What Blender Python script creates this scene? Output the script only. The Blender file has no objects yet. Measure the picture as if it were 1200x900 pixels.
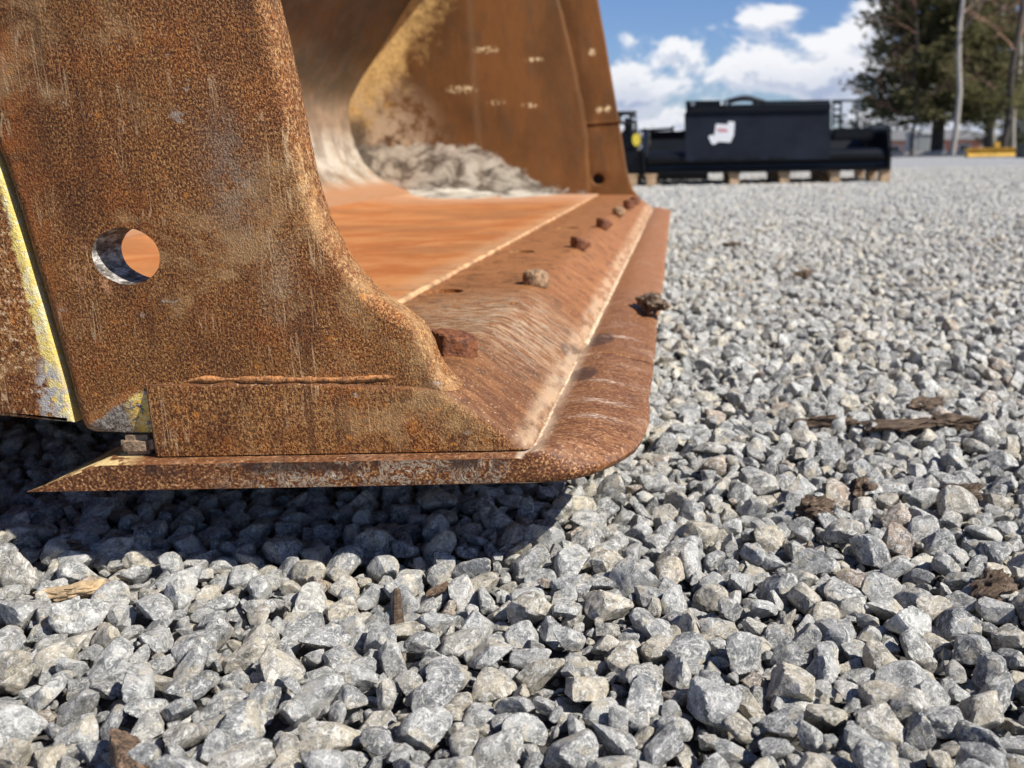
import bpy, bmesh, math, random
import numpy as np
from mathutils import Vector, Matrix, noise as mnoise
rnd = random.Random(7)
S = bpy.context.scene
COL = S.collection
R = math.radians

# ------------------------------------------------------------------ camera
FPX, PPX, PPY = 1130.0, 799.0, 450.0          # focal length and principal point in pixels of the 1200x900 photograph
PITCH, ROLL = math.atan(273 / 1130.0), R(1.0)
CF = Vector((0, math.cos(PITCH), -math.sin(PITCH)))
_R0, _U0 = Vector((1, 0, 0)), Vector((0, math.sin(PITCH), math.cos(PITCH)))
CR = _R0 * math.cos(ROLL) - _U0 * math.sin(ROLL)
CU = _U0 * math.cos(ROLL) + _R0 * math.sin(ROLL)
def ray(x, y): return CR * ((x - PPX) / FPX) + CU * ((PPY - y) / FPX) + CF
def onY(x, y, Y):
    r = ray(x, y); return r * (Y / r.y)
def onZ(x, y, Z):
    r = ray(x, y); return r * (Z / r.z)
def proj(P):
    d = P.dot(CF); return PPX + FPX * P.dot(CR) / d, PPY - FPX * P.dot(CU) / d, d

cam_d = bpy.data.cameras.new("camera")
cam = bpy.data.objects.new("camera", cam_d); COL.objects.link(cam)
cam_d.sensor_fit = 'HORIZONTAL'; cam_d.sensor_width = 9.8
cam_d.lens = 9.8 * FPX / 1200
cam_d.shift_x = (600 - PPX) / 1200
cam_d.clip_start = 0.02; cam_d.clip_end = 3000
M = Matrix((CR, CU, -CF)).transposed().to_4x4()
cam.matrix_world = M
cam_d.dof.use_dof = True
cam_d.dof.focus_distance = 0.54
cam_d.dof.aperture_fstop = (cam_d.lens / 1000) / 0.0028
S.camera = cam

# ------------------------------------------------------------------ light, sky, exposure
SUN_A, SUN_B = 0.97, 0.40      # how far a shadow falls to -x and to +y per unit of height
sd = Vector((SUN_A, -SUN_B, 1)).normalized()
sun_el = math.asin(sd.z)
sun_d = bpy.data.lights.new("sun", 'SUN'); sun_d.energy = 5.0; sun_d.angle = R(0.53)
sun_d.color = (1.0, 0.955, 0.88)
sun = bpy.data.objects.new("sun", sun_d); COL.objects.link(sun)
sun.rotation_euler = sd.to_track_quat('Z', 'Y').to_euler()
S.view_settings.view_transform = 'Standard'
S.view_settings.look = 'None'
S.view_settings.exposure = 0.43
S.view_settings.gamma = 1.0

W = bpy.data.worlds.new("World"); S.world = W; W.use_nodes = True
nt = W.node_tree; nt.nodes.clear()
class NB:
    """small node builder"""
    def __init__(s, tree): s.t = tree
    def n(s, typ, **kw):
        nd = s.t.nodes.new(typ)
        for k, v in kw.items():
            if k == 'ins':
                for a, b in v.items():
                    if hasattr(b, 'is_output') or isinstance(b, bpy.types.NodeSocket): s.t.links.new(b, nd.inputs[a])
                    else: nd.inputs[a].default_value = b
            else: setattr(nd, k, v)
        return nd
    def math(s, op, a, b=0.0, c=None, clamp=False):
        ins = {0: a, 1: b}
        if c is not None: ins[2] = c
        return s.n('ShaderNodeMath', operation=op, use_clamp=clamp, ins=ins).outputs[0]
    def vmath(s, op, a, b=None, scale=None):
        ins = {0: a}
        if b is not None: ins[1] = b
        nd = s.n('ShaderNodeVectorMath', operation=op, ins=ins)
        if scale is not None:
            if isinstance(scale, bpy.types.NodeSocket): s.t.links.new(scale, nd.inputs['Scale'])
            else: nd.inputs['Scale'].default_value = scale
        return nd.outputs['Value'] if op in ('LENGTH', 'DOT_PRODUCT', 'DISTANCE') else nd.outputs[0]
    def noise(s, vec, scale=5, detail=3, rough=0.55, dist=0.0, lac=2.0):
        return s.n('ShaderNodeTexNoise', ins={'Vector': vec, 'Scale': scale, 'Detail': detail, 'Roughness': rough, 'Distortion': dist, 'Lacunarity': lac}).outputs[0]
    def voro(s, vec, scale=5, feature='F1', out='Distance', rand=1.0):
        nd = s.n('ShaderNodeTexVoronoi', feature=feature, ins={'Vector': vec, 'Scale': scale, 'Randomness': rand})
        return nd.outputs[out]
    def mr(s, v, a, b, c=0.0, d=1.0, smooth=True):
        nd = s.n('ShaderNodeMapRange', interpolation_type='SMOOTHSTEP' if smooth else 'LINEAR')
        for i, x in ((0, v), (1, a), (2, b), (3, c), (4, d)):
            if isinstance(x, bpy.types.NodeSocket): s.t.links.new(x, nd.inputs[i])
            else: nd.inputs[i].default_value = x
        return nd.outputs[0]
    def mix(s, f, a, b, blend='MIX'):
        nd = s.n('ShaderNodeMix', data_type='RGBA', blend_type=blend)
        for i, x in ((0, f), (6, a), (7, b)):
            if isinstance(x, bpy.types.NodeSocket): s.t.links.new(x, nd.inputs[i])
            else: nd.inputs[i].default_value = x if i == 0 else (x if len(x) == 4 else (*x, 1))
        return nd.outputs[2]
    def ramp(s, f, stops, interp='LINEAR'):
        nd = s.n('ShaderNodeValToRGB', ins={0: f}); cr = nd.color_ramp; cr.interpolation = interp
        while len(cr.elements) < len(stops): cr.elements.new(0.5)
        for e, (p, c) in zip(cr.elements, stops): e.position = p; e.color = (*c, 1)
        return nd.outputs[0]
    def sepxyz(s, v):
        nd = s.n('ShaderNodeSeparateXYZ', ins={0: v}); return nd.outputs
    def comb(s, x, y, z): return s.n('ShaderNodeCombineXYZ', ins={0: x, 1: y, 2: z}).outputs[0]
    def mapping(s, v, scale=(1, 1, 1), rot=(0, 0, 0), loc=(0, 0, 0)):
        return s.n('ShaderNodeMapping', ins={'Vector': v, 'Scale': scale, 'Rotation': rot, 'Location': loc}).outputs[0]
    def spot(s, pos, c, r, soft=0.5, sc=(1, 1, 1)):
        """1 inside an ellipsoid at c, fading to 0 at radius r"""
        d = s.vmath('LENGTH', s.vmath('MULTIPLY', s.vmath('SUBTRACT', pos, c), sc))
        return s.mr(d, r * (1 - soft), r, 1.0, 0.0)

w = NB(nt)
sky = w.n('ShaderNodeTexSky', sky_type='NISHITA', sun_disc=False, sun_elevation=sun_el,
          sun_rotation=math.atan2(sd.x, sd.y), altitude=200, air_density=1.0, dust_density=0.3, ozone_density=3.0)
gen = w.n('ShaderNodeTexCoord').outputs['Generated']
sx, sy, sz = w.sepxyz(gen)[:3]
az = w.math('ARCTAN2', sx, sy)
el = w.math('ARCSINE', sz)
def density(elev):
    v = w.comb(az, w.math('MULTIPLY', elev, 1.7), 0.0)
    warp = w.noise(v, 9.0, 4, 0.6)
    big = w.noise(w.mapping(v, loc=(3.15, 0.42, 0.0)), 9.0, 9, 0.66, 0.25)
    big = w.math('MULTIPLY_ADD', big, 1.35, -0.175)
    # two low cumulus banks: coverage falls off with elevation
    cov = w.math('ADD', w.mr(elev, 0.085, 0.19, 0.115, -0.02), w.mr(elev, 0.015, 0.07, 0.16, 0.0))
    d = w.math('ADD', big, cov)
    # puffs with round tops, each an own place in the sky
    for (a, e, ra, re, k) in PUFFS:
        dx = w.math('DIVIDE', w.math('SUBTRACT', az, a), ra)
        dy = w.math('DIVIDE', w.math('SUBTRACT', elev, e), re)
        rr = w.math('SQRT', w.math('ADD', w.math('MULTIPLY', dx, dx), w.math('MULTIPLY', dy, dy)))
        d = w.math('ADD', d, w.mr(rr, 0.25, 1.25, k, 0.0))
    return d
def azel(x, y):
    r = ray(x, y).normalized(); return math.atan2(r.x, r.y), math.asin(r.z)
PUFFS = []
for (x, y, rx, ry, k) in ((735, 100, 42, 30, .17), (795, 62, 34, 22, .2), (770, 118, 60, 26, .12), (880, 84, 55, 30, .2), (960, 88, 60, 34, .16), (1015, 55, 62, 48, .22),
                          (1050, 12, 45, 24, .2), (900, 17, 42, 12, .17), (872, 8, 14, 12, .06), (742, 43, 26, 9, .10),
                          (830, 20, 40, 26, -.14), (770, 15, 50, 26, -.16), (960, 20, 32, 26, -.2), (700, 45, 25, 40, -.1), (850, 42, 40, 12, -.06)):
    a, e = azel(x, y); PUFFS.append((a, e, rx / FPX, ry / FPX, k))
dn = density(el)
up = density(w.math('ADD', el, 0.012))
cl = w.mr(dn, 0.60, 0.76, 0, 1)
shade = w.mr(w.math('SUBTRACT', up, dn), -0.05, 0.05, 0.0, 1.0)
core = w.mr(dn, 0.66, 0.95, 0.0, 1.0)
low = w.mr(el, 0.035, 0.10, 1.0, 0.0)
grey = w.math('MULTIPLY', w.math('ADD', w.math('MULTIPLY', shade, 0.55), w.math('MULTIPLY', core, w.math('MULTIPLY', low, 0.75))), 0.9, clamp=True)
cloudc = w.mix(grey, (14.5, 14.5, 14.8), (6.2, 7.2, 9.8))
skyc = w.mix(1.0, sky.outputs[0], (1.04, 1.20, 1.62), 'MULTIPLY')
cfac = w.math('MULTIPLY', cl, w.mr(el, -0.02, 0.01, 0.3, 1.0))
mixc = w.mix(w.math('MULTIPLY', cfac, 0.95), skyc, cloudc)
bg = w.n('ShaderNodeBackground', ins={'Color': mixc, 'Strength': 0.050})
wo = w.n('ShaderNodeOutputWorld', ins={'Surface': bg.outputs[0]})

# ------------------------------------------------------------------ helpers
def tag(o, label=None, cat=None, group=None, kind=None):
    if label: o['label'] = label
    if cat: o['category'] = cat
    if group: o['group'] = group
    if kind: o['kind'] = kind
    return o
def empty(name, loc, rz=0.0):
    o = bpy.data.objects.new(name, None); COL.objects.link(o); o.location = loc; o.rotation_euler = (0, 0, rz)
    o.empty_display_size = 0.1
    return o
def link(name, me, mat, parent=None, world=False):
    o = bpy.data.objects.new(name, me); COL.objects.link(o)
    if mat and not me.materials: me.materials.append(mat)
    if parent:
        o.parent = parent
        if world: o.location = -Vector(parent.location)
    return o
def smooth(me, ang=35):
    me.shade_smooth()
    me.set_sharp_from_angle(angle=R(ang))
def mesh_from(name, vs, fs, ang=35, sm=True):
    me = bpy.data.meshes.new(name); me.from_pydata([tuple(v) for v in vs], [], fs); me.update()
    bm = bmesh.new(); bm.from_mesh(me); bmesh.ops.recalc_face_normals(bm, faces=bm.faces); bm.to_mesh(me); bm.free()
    if sm: smooth(me, ang)
    return me
def curve_plate(name, outline, holes, y0, y1, bev, seg=4):
    """outline and holes in (x, z); a plate from y0 to y1 with rounded edges, as a mesh"""
    cu = bpy.data.curves.new(name, 'CURVE'); cu.dimensions = '2D'; cu.fill_mode = 'BOTH'
    for poly in [outline] + holes:
        sp = cu.splines.new('POLY'); sp.points.add(len(poly) - 1)
        for p, q in zip(sp.points, poly): p.co = (q[0], q[1], 0, 1)
        sp.use_cyclic_u = True
    cu.bevel_depth = bev; cu.bevel_resolution = seg; cu.offset = -bev
    cu.extrude = (y1 - y0) / 2 - bev
    ob = bpy.data.objects.new(name, cu); COL.objects.link(ob)
    dg = bpy.context.evaluated_depsgraph_get()
    me = bpy.data.meshes.new_from_object(ob.evaluated_get(dg))
    COL.objects.unlink(ob); bpy.data.objects.remove(ob)
    ym = (y0 + y1) / 2
    for v in me.vertices:
        x, z, t = v.co; v.co = (x, ym - t, z)
    bm = bmesh.new(); bm.from_mesh(me)
    bmesh.ops.remove_doubles(bm, verts=bm.verts, dist=1e-5)
    bmesh.ops.recalc_face_normals(bm, faces=bm.faces)
    bm.to_mesh(me); bm.free()
    me.materials.clear(); smooth(me, 40)
    return me
def loft(name, rings, ang=35, caps=True, closed=True):
    n = len(rings[0]); vs = [p for r in rings for p in r]; fs = []
    for i in range(len(rings) - 1):
        for j in range(n if closed else n - 1):
            k = (j + 1) % n
            fs.append((i * n + j, i * n + k, (i + 1) * n + k, (i + 1) * n + j))
    if caps and closed:
        fs.append(tuple(range(n))[::-1]); fs.append(tuple(range((len(rings) - 1) * n, len(rings) * n)))
    return mesh_from(name, vs, fs, ang)
def tube(path, r, seg=8, wob=0.0, rf=None):
    """rings round a path"""
    rings = []
    for i, p in enumerate(path):
        p = Vector(p); a = Vector(path[max(0, i - 1)]); b = Vector(path[min(len(path) - 1, i + 1)])
        t = (b - a).normalized(); u = t.orthogonal().normalized() if abs(t.z) > .9 else t.cross(Vector((0, 0, 1))).normalized()
        v = t.cross(u)
        rr = r if rf is None else rf(i / (len(path) - 1))
        rr *= 1 + (mnoise.noise(p * 170) * wob if wob else 0)
        rings.append([p + (u * math.cos(k * 2 * math.pi / seg) + v * math.sin(k * 2 * math.pi / seg)) * rr for k in range(seg)])
    return rings
class MB:
    """collects boxes, bars and faces into one mesh"""
    def __init__(s): s.v = []; s.f = []
    def add(s, vs, fs):
        k = len(s.v); s.v += [tuple(v) for v in vs]; s.f += [tuple(i + k for i in f) for f in fs]; return s
    def box(s, a, b, bev=0.0, M=None):
        bm = bmesh.new(); bmesh.ops.create_cube(bm, size=1)
        a, b = Vector(a), Vector(b)
        for v in bm.verts: v.co = Vector([(a[i] + b[i]) / 2 + v.co[i] * (b[i] - a[i]) for i in range(3)])
        if bev: bmesh.ops.bevel(bm, geom=list(bm.edges), offset=bev, segments=2, affect='EDGES')
        if M: bm.transform(M)
        bm.verts.index_update()
        s.add([v.co.copy() for v in bm.verts], [[v.index for v in f.verts] for f in bm.faces]); bm.free(); return s
    def tube(s, path, r, seg=8, rf=None):
        rings = tube(path, r, seg, 0, rf); n = seg; fs = []
        for i in range(len(rings) - 1):
            for j in range(n):
                k = (j + 1) % n; fs.append((i * n + j, i * n + k, (i + 1) * n + k, (i + 1) * n + j))
        fs.append(tuple(range(n))[::-1]); fs.append(tuple(range((len(rings) - 1) * n, len(rings) * n)))
        return s.add([p for r_ in rings for p in r_], fs)
    def prism(s, prof, x0, x1):
        """profile in (y, z) swept along x"""
        n = len(prof)
        vs = [(x0, y, z) for y, z in prof] + [(x1, y, z) for y, z in prof]
        fs = [(i, (i + 1) % n, n + (i + 1) % n, n + i) for i in range(n)] + [tuple(range(n))[::-1], tuple(range(n, 2 * n))]
        return s.add(vs, fs)
    def build(s, name, mat, parent=None, ang=35, world=False):
        return link(name, mesh_from(name, s.v, s.f, ang), mat, parent, world)

# ------------------------------------------------------------------ materials
def new_mat(name):
    m = bpy.data.materials.new(name); m.use_nodes = True; m.node_tree.nodes.clear()
    b = NB(m.node_tree)
    b.out = b.n('ShaderNodeOutputMaterial')
    b.bs = b.n('ShaderNodeBsdfPrincipled', ins={'Roughness': 0.8})
    m.node_tree.links.new(b.bs.outputs[0], b.out.inputs[0])
    b.m = m
    return b
def setin(b, name, v):
    if isinstance(v, bpy.types.NodeSocket): b.t.links.new(v, b.bs.inputs[name])
    else: b.bs.inputs[name].default_value = v if not (isinstance(v, tuple) and len(v) == 3) else (*v, 1)
def bump(b, h, strength=0.5, dist=0.001, normal=None):
    nd = b.n('ShaderNodeBump', ins={'Height': h, 'Strength': strength, 'Distance': dist})
    if normal: b.t.links.new(normal, nd.inputs['Normal'])
    return nd.outputs[0]
def simple(name, col, rough=0.7, metal=0.0, nscale=30, var=0.25, bs=0.2, bd=0.002):
    b = new_mat(name)
    pos = b.n('ShaderNodeTexCoord').outputs['Object']
    n1 = b.noise(pos, nscale, 5, 0.65)
    c = b.mix(b.mr(n1, 0.3, 0.7), tuple(x * (1 - var) for x in col), tuple(min(1, x * (1 + var)) for x in col))
    setin(b, 'Base Color', c); setin(b, 'Roughness', rough); setin(b, 'Metallic', metal)
    setin(b, 'Normal', bump(b, n1, bs, bd))
    return b.m

def rust_fine(kind):
    """pitted outdoor rust of the near side; coordinates in metres"""
    b = new_mat('rust_' + kind)
    pos = b.n('ShaderNodeTexCoord').outputs['Object']
    st = b.mapping(pos, scale=(1, 1, 0.72))
    warp = b.noise(pos, 120, 2)
    g1 = b.noise(st, 900, 2.5, 0.62, 0.5)
    g2 = b.noise(st, 1900, 2, 0.5)
    g = b.math('ADD', b.math('MULTIPLY', g1, 0.75), b.math('MULTIPLY', g2, 0.25))
    mid = b.noise(pos, 45, 4, 0.6)
    big = b.noise(pos, 9, 4, 0.6)
    base = b.mix(b.mr(big, 0.35, 0.65), (0.225, 0.072, 0.014), (0.29, 0.115, 0.027))
    base = b.mix(b.mr(mid, 0.45, 0.72), base, (0.36, 0.11, 0.018))
    dark = b.mix(0.85, base, (0.045, 0.012, 0.003))
    c = b.mix(b.mr(g, 0.43, 0.53), dark, base)
    spec = b.math('MULTIPLY', b.mr(g, 0.53, 0.61), b.mr(b.noise(pos, 26, 3), 0.3, 0.6, 0.5, 1.0))
    c = b.mix(b.math('MULTIPLY', spec, .72), c, (0.58, 0.335, 0.125))
    stain = b.noise(b.mapping(pos, scale=(1, 1, .33)), 17, 6, .7, .6)
    c = b.mix(b.math('MULTIPLY', b.mr(stain, .48, .62), .7), c, b.mix(1.0, c, (.45, .38, .34), 'MULTIPLY'))
    stain2 = b.noise(b.mapping(pos, loc=(3, 1, 2)), 11, 6, .72, .3)
    c = b.mix(b.math('MULTIPLY', b.mr(stain2, .52, .64), .55), c, (.50, .30, .13))
    drip = b.noise(b.mapping(pos, scale=(1, 1, .10), rot=(0, R(-6), 0)), 75, 5, .7, .2)
    c = b.mix(b.math('MULTIPLY', b.math('MULTIPLY', b.mr(drip, .52, .66), b.mr(b.noise(pos, 9, 3), .42, .6)), .6), c, (.075, .026, .008))
    chip = b.noise(b.mapping(pos, loc=(5, 5, 5)), 30, 7, .8, .3)
    c = b.mix(b.math('MULTIPLY', b.mr(chip, .645, .665), .6), c, (.40, .34, .27))
    for (rx_, fr, th) in ((25, 34, .0035), (-50, 27, .003), (72, 30, .003)):
        ln = b.noise(b.mapping(pos, scale=(1, 1, .06), rot=(0, R(rx_), 0)), fr * 4, 2, .5)
        lm = b.mr(b.math('ABSOLUTE', b.math('SUBTRACT', ln, .5)), 0, th * 4.5, 1, 0)
        lm = b.math('MULTIPLY', lm, b.mr(b.noise(b.mapping(pos, loc=(rx_, 0, 0)), 16, 3), .57, .64))
        c = b.mix(b.math('MULTIPLY', lm, .7), c, (.60, .40, .22))
    # orange blooms
    bl = b.math('MULTIPLY', b.mr(b.noise(pos, 140, 3), 0.63, 0.72), 0.6)
    c = b.mix(bl, c, (0.62, 0.23, 0.035))
    rough = b.mr(g, 0.4, 0.6, 0.75, 0.5)
    if kind == 'cutter':
        # grey rubbed patch and dusty scrape
        p1 = onY(268, 195, .55); p2 = onY(325, 325, .55); p3 = onY(285, 245, .55)
        for pt, r, col, k, sc in ((p1, .036, (.24, .19, .145), .45, (1.3, 1, .62)), (p3, .026, (.36, .26, .16), .32, (1.5, 1, .5)), (p2, .024, (.50, .36, .21), .36, (1.3, 1, .62))):
            m_ = b.math('MULTIPLY', b.spot(pos, tuple(pt), r, 0.9, sc), b.mr(b.noise(pos, 95, 6, 0.8), 0.42, 0.58, 0.1, 1.0))
            m_ = b.math('MULTIPLY', m_, b.mr(g, .42, .56, .45, 1.0))
            c = b.mix(b.math('MULTIPLY', m_, k * 1.25), c, col)
        # rub marks round the hole
        ph = onY(112, 320, .55)
        m_ = b.math('MULTIPLY', b.spot(pos, tuple(ph), .02, 0.8), b.mr(b.noise(pos, 160, 4), 0.5, 0.6))
        c = b.mix(m_, c, (.62, .30, .14))
        # rear edge reddish
        x, y, z = b.sepxyz(pos)[:3]
        m_ = b.math('MULTIPLY', b.mr(x, -.375, -.34, 1, 0), b.mr(b.noise(pos, 60, 4), .4, .6))
        c = b.mix(b.math('MULTIPLY', m_, .6), c, (.42, .12, .02))
        # bright bare patches along the worn front edge
        lo = onY(352, 215, .55)
        nx = b.n('ShaderNodeNewGeometry').outputs['Normal']
        fx = b.sepxyz(nx)[0]
        m_ = b.math('MULTIPLY', b.mr(fx, 0.25, 0.8), b.mr(b.noise(st, 420, 4, .7), 0.54, 0.62))
        c = b.mix(b.math('MULTIPLY', m_, .5), c, (.72, .46, .20))
        # chipped chamfer in the lower rear corner: grey scale, yellow old paint
        A_, B_ = onY(84, 510, .55), onY(186, 443, .55)
        nn = Vector((-(B_.z - A_.z), 0, B_.x - A_.x)).normalized()
        sd_ = b.vmath('DOT_PRODUCT', b.vmath('SUBTRACT', pos, tuple(A_)), tuple(-nn))
        gm = b.noise(pos, 190, 5, .7)
        gm2 = b.noise(pos, 420, 4, .7)
        k1 = b.mr(b.math('ADD', sd_, b.math('MULTIPLY', b.math('SUBTRACT', gm, .5), .012)), -.0005, .0015)
        k1 = b.math('MULTIPLY', k1, b.math('MULTIPLY', b.mr(x, -.36, -.343), b.mr(x, -.3125, -.3135)))
        k1 = b.math('MULTIPLY', k1, b.mr(z, onY(150, 440, .55).z, onY(150, 446, .55).z, 0, 1))
        c = b.mix(b.math('MULTIPLY', b.math('MULTIPLY', b.mr(b.math('ABSOLUTE', sd_), 0, .006, 1, 0), .6), b.math('MULTIPLY', b.mr(x, -.31, -.317), b.mr(gm, .4, .55))), c, (.58, .24, .08))
        c = b.mix(b.math('MULTIPLY', k1, .95), c, b.ramp(gm2, [(.38, (.05, .045, .04)), (.5, (.22, .19, .16)), (.62, (.42, .38, .32))]))
        ky = b.math('MULTIPLY', b.math('MULTIPLY', k1, b.mr(x, -.331, -.322)), b.mr(gm, .43, .46))
        c = b.mix(ky, c, b.mix(b.mr(gm2, .45, .6), (.82, .50, .09), (.85, .70, .30)))
        # torch-cut wall of the hole
        hcp = onY(147.5, 300, .55)
        dh = b.vmath('LENGTH', b.vmath('MULTIPLY', b.vmath('SUBTRACT', pos, tuple(hcp)), (1, 0, 1.13)))
        ins_ = b.math('MULTIPLY', b.mr(dh, .0215, .0208), b.mr(b.math('ABSOLUTE', b.sepxyz(nx)[1]), .5, .3))
        nsl = b.noise(b.mapping(pos, scale=(1, .35, 1)), 260, 5, .7)
        c = b.mix(ins_, c, b.ramp(nsl, [(.38, (.05, .043, .038)), (.5, (.22, .19, .16)), (.6, (.55, .52, .47)), (.68, (.8, .75, .66))]))
    if kind == 'shell':
        x, y, z = b.sepxyz(pos)[:3]
        a0, a1 = onY(0, 195, .552), onY(92, 498, .552)
        # distance behind the cutter's rear edge
        slope = (a1.x - a0.x) / (a1.z - a0.z)
        line = b.math('MULTIPLY_ADD', b.math('SUBTRACT', z, a0.z), slope, a0.x)
        d = b.math('SUBTRACT', line, x)
        wid = b.mr(z, -0.155, 0.0, .0095, .0035)
        dn_ = b.math('ADD', d, b.math('MULTIPLY', b.math('SUBTRACT', b.noise(pos, 170, 5, .7), .5), .012))
        ym = b.mr(b.math('SUBTRACT', dn_, wid), -.001, .0015, 1, 0)
        c = b.mix(ym, c, b.mix(b.mr(b.noise(pos, 200, 3), .5, .58), (.74, .56, .16), (.70, .62, .34)))
        gsp = b.math('MULTIPLY', b.spot(pos, tuple(onY(62, 468, .552)), .018, .5, (1.6, 1, .6)), b.mr(b.noise(pos, 170, 5), .42, .5))
        c = b.mix(gsp, c, (.40, .37, .34))
        c = b.mix(b.math('MULTIPLY', b.mr(b.noise(pos, 420, 3), .58, .64), .7), c, (.66, .45, .26))
    if kind == 'edge_end':
        x, y, z = b.sepxyz(pos)[:3]
        wear = b.mapping(pos, scale=(1, .25, 1), rot=(0, 0, R(25)))
        nw = b.noise(wear, 120, 5, .65)
        topz = b.sepxyz(b.n('ShaderNodeNewGeometry').outputs['Normal'])[2]
        # the worn upper side is smoother, orange far away and brown where it is near
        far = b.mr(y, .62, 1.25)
        xs = b.mapping(pos, scale=(1, 4, 1))
        streak = b.noise(xs, 22, 7, .72, .3)
        scr = b.noise(b.mapping(pos, scale=(1, 4.5, 1), rot=(0, 0, R(-14))), 90, 7, .75, .3)
        dirt = b.noise(pos, 60, 5, .65)
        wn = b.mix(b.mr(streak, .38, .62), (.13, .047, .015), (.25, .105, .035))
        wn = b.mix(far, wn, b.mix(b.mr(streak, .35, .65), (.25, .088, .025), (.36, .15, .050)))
        wn = b.mix(b.math('MULTIPLY', b.mr(scr, .54, .70), .45), wn, (.46, .29, .155))
        wn = b.mix(b.math('MULTIPLY', b.mr(dirt, .50, .64), .65), wn, (.085, .034, .013))
        # pale dusty fan where material slides off the edge
        fan = b.math('MULTIPLY', b.spot(pos, tuple(onZ(590, 365, -.127)), .14, .95, (1, .75, 1)), b.mr(b.noise(b.mapping(pos, scale=(1, 3, 1), rot=(0, 0, R(20))), 70, 5, .7), .42, .62))
        wn = b.mix(b.math('MULTIPLY', fan, .75), wn, (.50, .38, .25))
        wn = b.mix(b.math('MULTIPLY', b.mr(b.noise(pos, 560, 2), .62, .68), .6), wn, (.66, .46, .27))
        # dark wet stain
        for q, r in (((683, 398), .028), ((672, 425), .02)):
            wn = b.mix(b.math('MULTIPLY', b.spot(pos, tuple(onZ(q[0], q[1], -.155)), r, .25, (1.3, .8, .6)), .8), wn, (.07, .035, .022))
        # dust packed near the edge's seam
        sm_ = b.math('MULTIPLY', b.mr(x, -.104, -.094), b.mr(b.noise(b.mapping(pos, scale=(1, .3, 1)), 90, 4), .4, .6, .2, 1))
        wn = b.mix(b.math('MULTIPLY', sm_, .6), wn, (.60, .43, .27))
        c = b.mix(b.mr(topz, .25, .62), c, wn)
        bb = b.math('MULTIPLY', b.mr(z, -.129, -.121), b.mr(y, .56, .575, 1, 0))
        c = b.mix(b.math('MULTIPLY', bb, .5), c, (.60, .30, .12))
        g = b.mix(b.mr(topz, .25, .62), g, b.math('ADD', b.math('MULTIPLY', scr, .55), b.math('MULTIPLY', b.noise(pos, 380, 3), .45)))
    pit = b.mr(b.voro(pos, 140), 0.0, 0.35)
    hh = b.math('ADD', b.math('MULTIPLY', g, 1.0), b.math('ADD', b.math('MULTIPLY', mid, .9), b.math('MULTIPLY', pit, .08)))
    setin(b, 'Base Color', c); setin(b, 'Roughness', rough)
    b.bs.inputs['Specular IOR Level'].default_value = 0.35
    setin(b, 'Normal', bump(b, hh, 0.85, 0.0016))
    return b.m

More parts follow.
